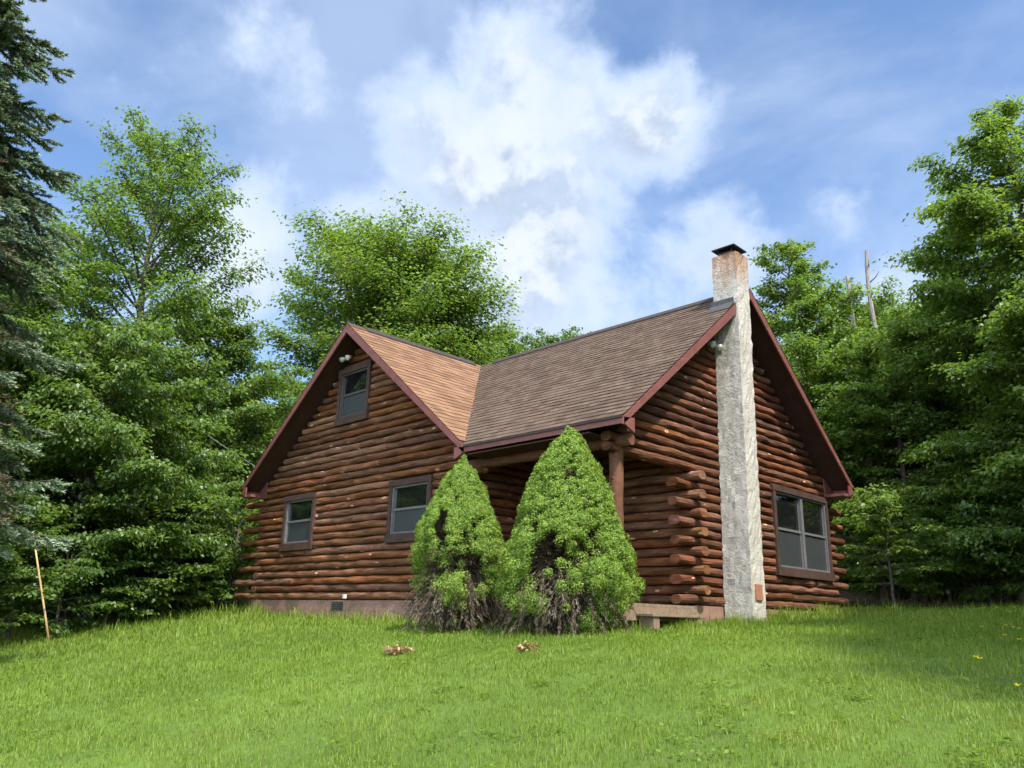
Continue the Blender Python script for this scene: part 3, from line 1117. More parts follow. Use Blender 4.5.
# door at the back of the porch
door = empty('door', (8.72, PY + .06, 0), cabin)
mb = MB()
mb.box(-.47, .47, -.03, .06, .01, 2.08)
mb.build('door_frame', M['casing'], door)
mb = MB()
mb.box(-.40, .40, -.055, -.032, .03, 2.02)
for z0_, z1_ in ((.12, .75), (.85, 1.2)):
    for s in (-1, 1):
        mb.box(s * .19 - .14, s * .19 + .14, -.068, -.056, z0_, z1_)
mb.build('door_leaf', M['door'], door, bevel=.006)
mb = MB()
mb.box(-.30, .30, -.062, -.0561, 1.32, 1.9)
mb.build('door_pane', M['glass_screen'], door)
mb = MB()
mb.tube([(.33, -.056, 1.0), (.33, -.11, 1.0)], [.02, .032], 8)
mb.build('handle', M['flashing'], door)


# ---- lamps under the peaks
def floodlight(loc, dx, dy, label):
    r_ = empty('floodlight', loc, cabin)
    r_['label'] = label
    mb = MB()
    mb.tube([(0, 0, 0), (dx * .06, dy * .06, 0)], [.055, .05], 10)
    mb.tube([(dx * .06, dy * .06, 0), (dx * .14, dy * .14, -.03)], [.015, .015], 6)
    mb.build('mount', M['flashing'], r_)
    for s in (-1, 1):
        mb = MB()
        ax, ay = (s * .10, 0) if dx == 0 else (0, s * .10)
        mb.tube([(ax + dx * .06, ay + dy * .06, -.01), (ax + dx * .12, ay + dy * .12, -.03), (ax * 1.2 + dx * .19, ay * 1.2 + dy * .19, -.07), (ax * 1.2 + dx * .20, ay * 1.2 + dy * .20, -.078)],
                [.022, .042, .062, .045], 12)
        mb.build('lamp_head', M['lamp'], r_, smooth=True)


floodlight((3.55, OH - .001, 5.14), 0, -1, 'pale twin floodlight under the front gable peak')
floodlight((XW + .002, 3.10, 4.50), 1, 0, 'pale floodlight beside the chimney')
# little white sensor on the lowest course
mb = MB()
mb.box(4.02, 4.10, OH - .05, OH + .0, .02, .10)
mb.build('outlet_box', M['lamp'], cabin, bevel=.005)

# ------------------------------------------------------------------ leaves and trees
def unit(v):
    return v / (np.linalg.norm(v, axis=-1, keepdims=True) + 1e-9)


def leaf_quads(p, d, n, ln, wd, fold=.18):
    """diamond leaves: base p, direction d, normal n (all arrays)"""
    s = unit(np.cross(d, n))
    nn_ = np.cross(s, d)
    ln = ln[:, None]; wd = wd[:, None]
    mid = p + d * ln * .45
    v = np.stack([p, mid + s * wd * .5 + nn_ * wd * fold, p + d * ln - nn_ * ln * .08, mid - s * wd * .5 + nn_ * wd * fold], 1).reshape(-1, 3)
    return v, np.arange(len(v)).reshape(-1, 4)


def polyline(rng, start, az, el, length, n, bend, wander):
    pts = [np.array(start, float)]
    for k in range(n):
        e = el + bend * (k / n)
        a_ = az + rng.normal(0, wander)
        stp = length / n
        pts.append(pts[-1] + stp * np.array([math.cos(e) * math.cos(a_), math.cos(e) * math.sin(a_), math.sin(e)]))
    return np.array(pts)


def gen_tree(seed, height, base, prof, n_limb, el0, el1, bend, n_leaf, leaf, leafmat, barkmat, trunk_r,
             flat=.35, droop=.5, lean_=(0, 0), spread=.16, forks=1, twig=.42, inner=.25, vary=.0):
    """returns (trunk mesh, crown mesh) with the root at the origin"""
    rng = np.random.RandomState(seed)
    tv, tf, nv = [], [], 0
    def addtube(pts, rad, sides):
        nonlocal nv
        v, f = tube_arrays(np.asarray(pts), np.asarray(rad), sides)
        tv.append(v); tf.append(f + nv); nv += len(v)
    stems = []
    for q_ in range(forks):
        n = 14
        zz = np.linspace(0, 1, n)
        a_ = q_ * 2 * math.pi / forks + rng.uniform(0, 1)
        off = 0 if forks == 1 else height * .13
        wx = np.cumsum(rng.normal(0, .012 * height / n * 3, n)); wy = np.cumsum(rng.normal(0, .012 * height / n * 3, n))
        x = lean_[0] * zz ** 1.4 + wx + off * math.cos(a_) * zz ** 1.3
        y = lean_[1] * zz ** 1.4 + wy + off * math.sin(a_) * zz ** 1.3
        hh = height * (1 if q_ == 0 else rng.uniform(.82, .97))
        pts = np.stack([x - x[0], y - y[0], zz * hh * .97 - .25], 1)
        rad = trunk_r * (1 - zz) ** .85 + .012
        rad[0] *= 1.35
        if forks > 1: rad = rad * .75
        addtube(pts, rad, 9)
        stems.append((pts, hh))
    twigs = []
    for i_ in range(n_limb):
        pts, hh = stems[i_ % forks]
        t_ = (i_ + rng.uniform(0, 1)) / n_limb
        z = base + (hh * .985 - base) * t_
        fz = np.clip((z + .25) / (hh * .97), 0, 1) * (len(pts) - 1)
        k = min(int(fz), len(pts) - 2)
        st = pts[k] + (pts[k + 1] - pts[k]) * (fz - k)
        rr = prof(t_) * rng.uniform(.62 - vary, 1.0 + vary * .4)
        if rr < .08: continue
        az = i_ * 2.39996 + rng.uniform(-.5, .5)
        el = el0 + (el1 - el0) * t_ + rng.normal(0, .10)
        lp = polyline(rng, st, az, el, rr / max(.45, math.cos(el)), 6, bend + rng.normal(0, .12), .09)
        lr_ = max(.012, trunk_r * .34 * (1 - t_ * .8))
        addtube(lp, lr_ * np.linspace(1, .22, 7) + .004, 5)
        m_ = int(4 + rr * 4.5)
        for q_ in range(m_):
            s = inner + (1 - inner) * (q_ + rng.uniform(0, 1)) / m_
            f2 = s * 6
            k2 = min(int(f2), 5)
            p0 = lp[k2] + (lp[k2 + 1] - lp[k2]) * (f2 - k2)
            tl = min(rr, 2.6) * twig * rng.uniform(.55, 1.1) * (1.15 - .55 * s)
            ta = az + rng.choice([-1, 1]) * rng.uniform(.35, 1.15)
            te = el * .5 + bend * .5 + rng.normal(0, .22)
            tp = polyline(rng, p0, ta, te, tl, 3, -droop * .5, .15)
            addtube(tp, np.array([.011, .009, .006, .003]) * (1 + trunk_r), 3)
            twigs.append((tp, tl, ta))
        twigs.append((lp[4:], rr * .33, az))
    lens = np.array([tw[1] for tw in twigs])
    cnt = np.maximum(2, (n_leaf * lens / lens.sum())).astype(int)
    P_, A_, T_ = [], [], []
    for (tp, tl, ta), c_ in zip(twigs, cnt):
        s = rng.uniform(.05, 1.08, c_) * (len(tp) - 1)
        k = np.clip(s.astype(int), 0, len(tp) - 2)
        p = tp[k] + (tp[k + 1] - tp[k]) * (s - k)[:, None]
        sg = spread * min(1.5, .6 + tl)
        o = rng.normal(0, 1, (c_, 3)).clip(-1.5, 1.5) * sg; o[:, 2] *= flat
        P_.append(p + o)
        A_.append(ta + rng.normal(0, .95, c_))
        T_.append(np.clip(rng.normal(.45, .17) + rng.normal(0, .16, c_), 0, 1))
    P_ = np.concatenate(P_); A_ = np.concatenate(A_); T_ = np.concatenate(T_)
    n = len(P_)
    e = -droop * rng.uniform(.0, 1.5, n) + rng.normal(0, .15, n)
    d = np.stack([np.cos(e) * np.cos(A_), np.cos(e) * np.sin(A_), np.sin(e)], 1)
    nrm = unit(np.array([0, 0, 1.0]) + rng.normal(0, .42, (n, 3)))
    ln = leaf * rng.uniform(.65, 1.25, n)
    v, f = leaf_quads(P_, d, nrm, ln, ln * rng.uniform(.50, .68, n))
    crown = np_mesh('crown', v, f, leafmat, {'tint': np.repeat(T_, 4)})
    trunk = np_mesh('trunk', np.concatenate(tv), np.concatenate(tf), barkmat, smooth=True)
    return trunk, crown, height


def plant(name, meshes, xy, rz=0.0, sc=1.0, label='', cat='tree', group=None, sz=None, tilt=(0, 0)):
    r_ = empty(name, (xy[0], xy[1], float(ground(xy[0], xy[1]))))
    r_.rotation_euler = (tilt[0], tilt[1], rz)
    r_.scale = (sc, sc, sz if sz else sc)
    tag(r_, label, cat, group)
    for nm, me in zip(('trunk', 'crown'), meshes):
        link(nm, me, r_)
    return r_


def top_h(px, dist, py):
    """height above the ground of a tree at that pixel column and distance whose top shows at py"""
    p = at(px, dist, py * .6 + 240)
    d = ray(px, py)
    z = CAM[2] + d[2] / math.hypot(d[0], d[1]) * dist
    return p, z - float(ground(p[0], p[1]))


def egg(r, peak=.35, low=.55):
    """crown radius along the height: swells to r at `peak`, narrows to the top"""
    def f(t_):
        if t_ < peak: return r * (low + (1 - low) * math.sin(t_ / peak * math.pi / 2))
        return r * max(0.05, math.cos((t_ - peak) / (1 - peak) * math.pi / 2)) ** .8
    return f


def cone(r, low=.75):
    def f(t_):
        return r * (low + (1 - low) * t_ / .15 if t_ < .15 else (1 - (t_ - .15) / .85) ** .85 + .04)
    return f


# ---- left side
def stand(name, tree, px, dist, top, rz, label, cat='tree', group=None):
    """a copy of a tree, scaled so that its top reaches the given height in the view"""
    p, h = top_h(px, dist, top)
    return plant(name, tree, p, rz, h / tree[2], label, cat, group)


def hgt(px, dist, top):
    return top_h(px, dist, top)[1]


A = gen_tree(21, hgt(138, 24, 118), 3.4, egg(3.1, .42, .6), 70, .45, 1.0, -.25, 46000, .125, M['leaf'], M['bark'], .19, flat=.42, droop=.5, spread=.19)
stand('broadleaf_tree', A, 142, 24, 124, .6, 'tallest airy tree on the left with sky showing through its crown')
B = gen_tree(22, hgt(205, 24.5, 312), .5, egg(3.0, .30, .75), 70, .30, .9, -.35, 70000, .115, M['leaf'], M['bark'], .15, flat=.32, droop=.6)
stand('broadleaf_tree', B, 205, 24.5, 312, 0, 'dense bushy tree touching the left end of the cabin')
Cc = gen_tree(23, hgt(98, 20.5, 322), .4, egg(2.9, .35, .8), 72, .25, .85, -.45, 80000, .110, M['leaf'], M['bark'], .15, flat=.28, droop=.7)
stand('broadleaf_tree', Cc, 98, 20.5, 322, 1.1, 'leafy tree with drooping layered sprays right of the spruce')
D_ = gen_tree(24, hgt(20, 22, 240), 1.5, egg(3.0, .4, .6), 60, .35, .9, -.4, 60000, .120, M['leaf'], M['bark_dark'], .24, flat=.35, droop=.6)
stand('broadleaf_tree', D_, 12, 21, 240, .3, 'dark tree behind the spruce with a thick brown trunk')
stand('broadleaf_tree', Cc, 160, 22, 430, 3.3, 'lower rounded tree in front of the tall airy tree')
thin = gen_tree(25, hgt(285, 34, 372), 1.5, egg(2.0, .4, .6), 34, .6, 1.0, -.3, 7000, .11, M['leaf'], M['bark'], .10, flat=.5)
stand('broadleaf_tree', thin, 285, 34, 372, 0, 'thin sparse tree seen between the front gable and the left trees')

# ---- behind the cabin
MAP = gen_tree(31, hgt(425, 30, 262), 3.0, egg(5.0, .45, .75), 130, .10, .80, .05, 130000, .150, M['leaf_lime'], M['bark'], .24, flat=.42, droop=.4, spread=.24, twig=.5, vary=.10)
stand('maple_tree', MAP, 402, 30, 252, .4, 'wide bright green tree rising behind the roof of the cabin')
stand('broadleaf_tree', B, 500, 37, 330, 2, 'tree whose pale top just shows over the roof valley')
stand('broadleaf_tree', Cc, 545, 40, 338, 4, 'low tree whose crown tip shows right of the wide green tree')

# ---- right side
E_ = gen_tree(41, hgt(790, 29, 240), 1.6, cone(3.5), 84, .35, .85, -.25, 82000, .125, M['leaf_lime'], M['bark'], .15, flat=.4, droop=.5, spread=.18)
stand('poplar_tree', E_, 806, 27, 232, 0, 'pointed narrow tree just right of the chimney gable')
G_ = gen_tree(42, hgt(862, 31, 330), 1.0, egg(2.7, .3, .7), 60, .35, .9, -.35, 56000, .120, M['leaf_lime'], M['bark'], .15, flat=.4)
stand('broadleaf_tree', G_, 862, 31, 296, 1, 'dull green tree below the two dead snags')
F_ = gen_tree(43, hgt(1000, 21, 95), 1.4, egg(3.1, .26, .85), 100, .12, .75, -.30, 115000, .125, M['leaf_lime'], M['bark'], .20, flat=.30, droop=.55, spread=.19)
stand('broadleaf_tree', F_, 1035, 21, 88, .5, 'tallest broadleaf tree at the right edge with layered dark boughs')
K_ = gen_tree(44, hgt(930, 25, 215), 1.8, egg(2.0, .45, .7), 56, .35, 1.0, -.25, 46000, .115, M['leaf_lime'], M['bark'], .14, flat=.34)
stand('broadleaf_tree', K_, 985, 25, 225, 2.2, 'slimmer tree standing left of the tallest right hand tree')
stand('broadleaf_tree', F_, 1190, 20, 90, 2.0, 'tall dense tree standing beyond the right edge of the lawn', group='trees right of the lawn')
for (x, y, sc, rz) in ((19.3, 6.2, 1.0, 4.1), (21.0, 2.8, 1.1, 1.2), (21.8, -1.4, .95, 2.6)):
    plant('broadleaf_tree', F_, (x, y), rz, sc, 'tall dense tree standing beyond the right edge of the lawn', 'tree', 'trees right of the lawn')

# dead snags
for (px, top, dist, rad, lab) in ((857, 276, 28.5, .075, 'short dead grey snag among the trees right of the cabin'),
                                  (878, 250, 28.0, .085, 'taller dead grey snag with a broken top right of the cabin')):
    p, h = top_h(px, dist, top)
    mb = MB()
    zz = np.linspace(-.3, h, 22)
    pts = [(.05 * math.sin(z * 1.3 + px) + .012 * z, .05 * math.cos(z * .9), z) for z in zz]
    mb.tube(pts, [rad * (1.35 - .55 * z / h) * lr.uniform(.85, 1.15) for z in zz], 8)
    for k in range(7):
        z = h * lr.uniform(.45, .97)
        a_ = lr.uniform(0, 6.28)
        ln_ = lr.uniform(.15, .7)
        mb.tube([(0.012 * z, 0, z), (.012 * z + math.cos(a_) * ln_ * .6, math.sin(a_) * ln_ * .6, z + .08), (.012 * z + math.cos(a_) * ln_, math.sin(a_) * ln_, z + .22)], [.03, .02, .008], 5)
    tag(mb.build('dead_snag', M['bark_dead'], loc=(p[0], p[1], float(ground(p[0], p[1])))), lab, 'dead tree', 'dead snags')

# ---- understory: low saplings with flat layered sprays along both edges of the woods
SAPL = gen_tree(53, 2.7, .5, egg(1.35, .4, .8), 26, .02, .7, -.2, 6500, .105, M['leaf_lime'], M['bark'], .03, flat=.16, droop=.4, spread=.14)
SAP = [gen_tree(51, 2.9, .35, egg(1.5, .4, .8), 26, .05, .7, -.2, 6500, .105, M['leaf'], M['bark'], .035, flat=.18, droop=.4, spread=.15),
       gen_tree(52, 2.2, .25, egg(1.3, .45, .8), 24, .10, .8, -.3, 5600, .095, M['leaf_dark'], M['bark'], .03, flat=.25, droop=.6, spread=.14)]
sap_spots = []
plant('sapling', SAPL, at(893, 19.8), .8, 1.0, 'bright sapling with flat layered sprays beside the right end of the cabin', 'sapling')
rr = random.Random(9)
for px, dist in ((60, 18.6), (110, 19.6), (150, 20.4), (190, 21.4), (228, 22.0), (15, 18.4), (85, 21.5), (130, 22.5), (175, 23.5), (215, 25.0), (-40, 18), (40, 21)):
    sap_spots.append((px, dist, rr.uniform(.75, 1.15), rr.randint(0, 1), 'low leafy sapling at the edge of the woods left of the cabin', 'saplings on the left edge of the woods'))
for px, dist in ((900, 25), (925, 24), (950, 23), (975, 22.5), (1000, 22), (1030, 21), (870, 27), (940, 27), (990, 26), (1060, 20), (910, 30), (1020, 25)):
    sap_spots.append((px, dist, rr.uniform(.7, 1.2), rr.randint(0, 1), 'low leafy sapling in the shade of the woods right of the cabin', 'saplings in the right woods'))
for (px, dist, sc, v_, lab, grp) in sap_spots:
    plant('sapling', SAP[v_], at(px, dist), rr.uniform(0, 6.28), sc, lab, 'sapling', grp)

# slim pole trunks inside the right woods
POLE = [gen_tree(61 + k, 7.2, 2.4, egg(1.7, .4, .6), 30, .3, .9, -.3, 11000, .12, M['leaf'], M['bark_dark'], .085, flat=.3) for k in range(2)]
for k, (px, dist) in enumerate(((884, 24), (905, 26), (916, 23.5), (932, 28), (955, 25), (968, 30), (985, 24.5), (1010, 27), (1040, 24), (895, 32), (1070, 27), (945, 33))):
    plant('slim_tree', POLE[k % 2], at(px, dist), rr.uniform(0, 6.28), rr.uniform(.85, 1.1), 'slim dark trunked tree inside the shaded woods right of the cabin', 'tree',
          'slim trees in the right woods', tilt=(rr.uniform(-.04, .04), rr.uniform(-.04, .04)))

# background woods: rows of trees behind, each one a copy
for (px, dist, top) in ((-60, 26, 260), (0, 30, 340), (60, 29, 350), (110, 31, 365), (165, 33, 385), (215, 34, 390), (255, 30, 410), (-120, 24, 240), (40, 36, 350), (110, 38, 370), (190, 40, 395), (280, 42, 420)):
    stand('broadleaf_tree', (B, Cc, D_)[rr.randint(0, 2)], px, dist, top, rr.uniform(0, 6.28), 'green broadleaf tree deep in the woods behind the left hand trees', 'tree', 'background trees on the left')
for (px, dist, top) in ((835, 36, 345), (900, 34, 312), (955, 32, 300), (1040, 30, 300), (1120, 28, 260), (790, 38, 410), (860, 42, 395), (915, 42, 385), (990, 40, 350), (1070, 38, 330)):
    stand('broadleaf_tree', (B, Cc, D_)[rr.randint(0, 2)], px, dist, top, rr.uniform(0, 6.28), 'green broadleaf tree deep in the woods behind the right hand trees', 'tree', 'background trees on the right')
for (px, dist, top) in ((360, 44, 400), (470, 46, 400), (640, 46, 410), (720, 44, 410)):
    stand('broadleaf_tree', (B, Cc)[rr.randint(0, 1)], px, dist, top, rr.uniform(0, 6.28), 'green broadleaf tree hidden mostly behind the cabin roof', 'tree', 'background trees behind the cabin')


# ------------------------------------------------------------------ the spruce on the left
def gen_spruce(seed, height, rmax):
    rng = np.random.RandomState(seed)
    tv, tf, nv = [], [], 0
    def addtube(pts, rad, sides):
        nonlocal nv
        v, f = tube_arrays(np.asarray(pts), np.asarray(rad), sides)
        tv.append(v); tf.append(f + nv); nv += len(v)
    zz = np.linspace(-.3, height, 16)
    addtube(np.stack([.03 * np.sin(zz), .03 * np.cos(zz * .8), zz], 1), .21 * (1 - (zz + .3) / (height + .6)) ** .8 + .01, 10)
    NP, ND, NT_, DEADP, DEADD, DT = [], [], [], [], [], []
    z = 3.3
    while z < height - .3:
        t_ = (z - 2.7) / (height - 3.0)
        for q_ in range(rng.randint(4, 7)):
            az = rng.uniform(0, 6.283)
            ln = (rmax * (1 - t_) + .30) * rng.uniform(.72, 1.12)
            el = -.12 - .22 * (1 - t_) + .5 * max(0, t_ - .75) * 4 + rng.normal(0, .08)
            n = 7
            pts = [np.array([0, 0, z + rng.uniform(-.12, .12)])]
            for k in range(n):      # sags, then lifts at the tip
                e = el - .45 * math.sin(math.pi * min(1, k / (n * .8))) + .5 * max(0, (k / n - .65)) * 2
                pts.append(pts[-1] + ln / n * np.array([math.cos(e) * math.cos(az), math.cos(e) * math.sin(az), math.sin(e)]))
            pts = np.array(pts)
            addtube(pts, np.linspace(.026, .006, n + 1) * (1.2 - .5 * t_), 5)
            m_ = int(6 + ln * 11)
            for j_ in range(m_):
                s = .12 + .88 * (j_ + rng.uniform()) / m_
                f2 = s * n; k2 = min(int(f2), n - 1)
                p0 = pts[k2] + (pts[k2 + 1] - pts[k2]) * (f2 - k2)
                sd = rng.choice([-1, 1])
                ta = az + sd * rng.uniform(.55, 1.0)
                bl = ln * .30 * rng.uniform(.6, 1.2) * (1.15 - s * .75) + .08
                if s > .93: ta, bl = az + rng.normal(0, .25), .22
                te = -.35 - .5 * rng.uniform() * (1 - .4 * s)
                bp = polyline(rng, p0, ta, te, bl, 3, .35, .12)
                addtube(bp, [.006, .005, .004, .002], 3)
                c_ = int(34 + bl * 260)
                u_ = rng.uniform(0, 1, c_) * 3
                kk = np.clip(u_.astype(int), 0, 2)
                pp = bp[kk] + (bp[kk + 1] - bp[kk]) * (u_ - kk)[:, None]
                dirb = unit(bp[kk + 1] - bp[kk])
                rad = unit(rng.normal(0, 1, (c_, 3)))
                rad[:, 2] = np.abs(rad[:, 2]) * .6 + rad[:, 2] * .4
                dd = unit(dirb * .9 + rad * .75)
                dead = (s < .78 - 1.05 * t_ + rng.normal(0, .12)) and (t_ < .45)
                if dead:
                    keep = rng.uniform(0, 1, c_) < .55
                    DEADP.append(pp[keep]); DEADD.append(dd[keep]); DT.append(rng.uniform(0, 1, keep.sum()))
                else:
                    NP.append(pp); ND.append(dd)
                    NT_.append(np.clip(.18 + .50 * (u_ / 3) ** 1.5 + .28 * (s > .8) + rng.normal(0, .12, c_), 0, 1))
        z += rng.uniform(.20, .32)
    def mesh(nm, Pn, Dn, Tn, mat, lo, hi, wd):
        Pn = np.concatenate(Pn); Dn = np.concatenate(Dn); Tn = np.concatenate(Tn)
        n = len(Pn)
        v, f = leaf_quads(Pn, Dn, unit(rng.normal(0, 1, (n, 3))), rng.uniform(lo, hi, n), np.full(n, wd), .05)
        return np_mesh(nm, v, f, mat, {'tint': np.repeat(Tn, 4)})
    return (np_mesh('trunk', np.concatenate(tv), np.concatenate(tf), M['bark_dark'], smooth=True),
            mesh('crown', NP, ND, NT_, M['needle'], .055, .10, .019), mesh('dead_twigs', DEADP, DEADD, DT, M['needle_dead'], .05, .10, .010))


sp = at(-128, 14.8)
SPR = gen_spruce(71, 17.5, 2.70)
spr = plant('spruce_tree', SPR[:2], sp, .0, 1.0, 'tall blue green spruce with drooping boughs at the left edge', 'tree', tilt=(.045, -.045))
link('dead_twigs', SPR[2], spr)


# ------------------------------------------------------------------ the two conical shrubs by the porch
def gen_shrub(seed, height, prof, holes, n_clump, per, dead_z, dead_r):
    """prof(z)->radius; holes(az,z)->probability that the green has died back; returns crown, dead, trunk meshes"""
    rng = np.random.RandomState(seed)
    P_, D_2, T_, N_ = [], [], [], []
    # area weighted heights
    zs = np.linspace(.05, height - .06, 200)
    ws = np.array([max(prof(z), .03) for z in zs]); ws /= ws.sum()
    lump = [(rng.uniform(0, 6.28), rng.uniform(.3, height), rng.uniform(.10, .24), rng.choice([-.13, -.08, .07, .12])) for _ in range(110)]
    made = 0
    while made < n_clump:
        z = rng.choice(zs, p=ws) + rng.uniform(-.02, .02)
        az = rng.uniform(0, 6.283)
        if rng.uniform() < holes(az, z): continue
        made += 1
        r0 = prof(z)
        calm = (1.7 if holes(az + .12, z + .07) > .8 else 1.0) * .25 + .75 * float(np.clip((height * .72 - z) / .8, 0, 1))
        for (la, lz, lrad, am) in lump:
            da = math.atan2(math.sin(az - la), math.cos(az - la)) * max(r0, .15)
            r0 += am * calm * math.exp(-(da * da + (z - lz) ** 2) / (lrad * lrad))
        low = np.clip((1.55 - z) / 1.0, 0, 1)       # lower tufts are looser and stand off the body
        if r0 < prof(z) - .05 and rng.uniform() < .80 * min(1, max(0, calm * 1.6 - .5)): continue      # gaps between the lumps
        r0 = max(.0, r0 - .05 + rng.normal(0, .012 + .055 * low))
        c = np.array([math.cos(az) * r0, math.sin(az) * r0, z])
        cs = rng.uniform(.045, .080) * (1 + .75 * low) * min(1.0, .55 + r0 * 1.6)
        outw = unit(np.array([math.cos(az), math.sin(az), .75]))
        k = int(per * (.8 + .8 * low))
        dd = unit(rng.normal(0, 1, (k, 3)) + outw * .75)
        pp = c + dd * cs * rng.uniform(.55, 1.0, (k, 1))
        tang = unit(np.cross(dd, rng.normal(0, 1, (k, 3))))
        P_.append(pp); D_2.append(unit(tang + dd * .45)); N_.append(unit(dd + rng.normal(0, .25, (k, 3))))
        T_.append(np.clip(rng.normal(.50, .12) + rng.normal(0, .15, k), 0, 1))
    P_ = np.concatenate(P_); D_2 = np.concatenate(D_2); T_ = np.concatenate(T_); N_ = np.concatenate(N_)
    n = len(P_)
    v, f = leaf_quads(P_, D_2, N_, rng.uniform(.018, .034, n), rng.uniform(.009, .015, n), .1)
    crown = np_mesh('crown', v, f, M['shrub'], {'tint': np.repeat(T_, 4)})
    # dead interior: bare brown twigs filling the body, drooping strands at the foot
    tv, tf, nv = [], [], 0
    P3, D3, T3 = [], [], []
    for k in range(900):
        z0 = rng.uniform(.12, height * .78)
        az = rng.uniform(0, 6.283)
        ln = max(prof(z0) * rng.uniform(.6, .93), .05)
        el = rng.uniform(-.3, .2) if z0 > dead_z else rng.uniform(-.75, .15)
        pl = polyline(rng, (0, 0, z0), az, el, ln, 4, -.5 if z0 < dead_z else .2, .15)
        pl[:, 2] = np.maximum(pl[:, 2], .01)
        v, f = tube_arrays(pl, np.array([.009, .008, .006, .004, .002]), 3)
        tv.append(v); tf.append(f + nv); nv += len(v)
        c_ = 46
        u_ = rng.uniform(.8, 4, c_); kk = np.clip(u_.astype(int), 0, 3)
        P3.append(pl[kk] + (pl[kk + 1] - pl[kk]) * (u_ - kk)[:, None] + rng.normal(0, .012, (c_, 3)))
        D3.append(unit(unit(pl[kk + 1] - pl[kk]) + rng.normal(0, .45, (c_, 3)) + np.array([0, 0, -.45])))
        T3.append(np.clip(rng.normal(.42, .2) + rng.normal(0, .12, c_), 0, 1))
    for k in range(240):     # long grey strands hanging to the grass
        az = rng.uniform(0, 6.283)
        r1 = dead_r * rng.uniform(.25, .8)
        z0 = rng.uniform(.35, .95)
        pl = polyline(rng, (math.cos(az) * r1, math.sin(az) * r1, z0), az + rng.normal(0, .5), -.45, rng.uniform(.4, .75), 5, -.85, .18)
        pl[:, 2] = np.maximum(pl[:, 2], .0)
        v, f = tube_arrays(pl, np.array([.008, .007, .006, .005, .004, .002]), 3)
        tv.append(v); tf.append(f + nv); nv += len(v)
        c_ = 60
        u_ = rng.uniform(0, 5, c_); kk = np.clip(u_.astype(int), 0, 4)
        P3.append(pl[kk] + (pl[kk + 1] - pl[kk]) * (u_ - kk)[:, None] + rng.normal(0, .010, (c_, 3)))
        D3.append(unit(unit(pl[kk + 1] - pl[kk]) * 1.2 + rng.normal(0, .35, (c_, 3))))
        T3.append(np.clip(rng.normal(.62, .2) + rng.normal(0, .12, c_), 0, 1))
    P3 = np.concatenate(P3); D3 = np.concatenate(D3); T3 = np.concatenate(T3)
    n = len(P3)
    v, f = leaf_quads(P3, D3, unit(rng.normal(0, 1, (n, 3))), rng.uniform(.035, .085, n), rng.uniform(.006, .010, n), .05)
    dead = np_mesh('dead_twigs', v, f, M['shrub_dead'], {'tint': np.repeat(T3, 4)})
    zz = np.linspace(-.15, height * .8, 8)
    v, f = tube_arrays(np.stack([zz * 0, zz * 0, zz], 1), np.linspace(.07, .015, 8), 8)
    tv.append(v); tf.append(f + nv)
    trunk = np_mesh('trunk', np.concatenate(tv), np.concatenate(tf), M['bark_dark'], smooth=True)
    return trunk, crown, dead


def interp(tab):
    zs_, rs_ = [a for a, b in tab], [b for a, b in tab]
    return lambda z: float(np.interp(z, zs_, rs_))


def azdiff(a_, b_):
    return abs(math.atan2(math.sin(a_ - b_), math.cos(a_ - b_)))


VA = math.atan2(CAM[1] - 0, CAM[0] - 10)       # direction from the shrubs to the camera
def view_az(off):                               # positive = towards the right of the picture
    return VA + off


def holes_big(az, z):
    h_ = 0.0
    h_ = max(h_, .93 if z < .50 else 0)
    if z < .75 and azdiff(az, view_az(.95)) < .55: h_ = .55
    if z < .6 and azdiff(az, view_az(-.85)) < .40 and z > .28: h_ = .5
    # dead hollow facing the camera, left of the middle
    if .5 < z < 1.12 and azdiff(az, view_az(-.30)) < .31 * (1.25 - abs(z - .8)): h_ = max(h_, .97)
    if z < 1.35 and math.sin(az * 8 + 1) * math.sin(z * 9) > .62: h_ = max(h_, .85)
    if .62 <= z < 1.1 and h_ < .9: h_ = max(h_, .15)
    return h_


def holes_small(az, z):
    h_ = 0.0
    if z < .55: h_ = .97
    elif z < 1.0: h_ = .55
    elif z < 1.5: h_ = .22
    if 1.1 < z < 1.75 and azdiff(az, view_az(-.35)) < .17: h_ = .93
    if .5 < z < 1.05 and azdiff(az, view_az(.45)) < .35: h_ = .9
    if .35 < z < .75 and azdiff(az, view_az(-.05)) < .22: h_ = .25
    if .6 < z < 1.3 and azdiff(az, view_az(-1.0)) < .5: h_ = max(h_, .25)
    if .5 < z < 1.95 and azdiff(az, view_az(-.85)) < .75 and math.sin(az * 9) * math.sin(z * 8.5 + .6) > .22: h_ = max(h_, .92)
    return h_


bx = at(567, 11.15)
big = gen_shrub(81, 2.86, interp([(0, .46), (.3, .70), (.6, .85), (1.0, .82), (1.57, .71), (2.25, .42), (2.6, .23), (2.76, .12), (2.83, .03)]), holes_big, 2500, 100, .9, .70)
r_ = plant('conical_shrub', big[:2], bx, 0, 1, 'larger conical conifer shrub beside the porch post, brown and bare at its foot', 'shrub', 'conical shrubs by the porch')
link('dead_twigs', big[2], r_)
sx_ = at(458, 12.2)
sml = gen_shrub(82, 2.62, interp([(0, .26), (.3, .42), (.6, .60), (1.0, .69), (1.35, .66), (1.8, .47), (2.2, .27), (2.42, .16), (2.54, .09), (2.60, .02)]), holes_small, 1900, 95, .85, .50)
r_ = plant('conical_shrub', sml[:2], sx_, 0, 1, 'smaller ragged conical shrub in front of the half hidden window', 'shrub', 'conical shrubs by the porch')
link('dead_twigs', sml[2], r_)


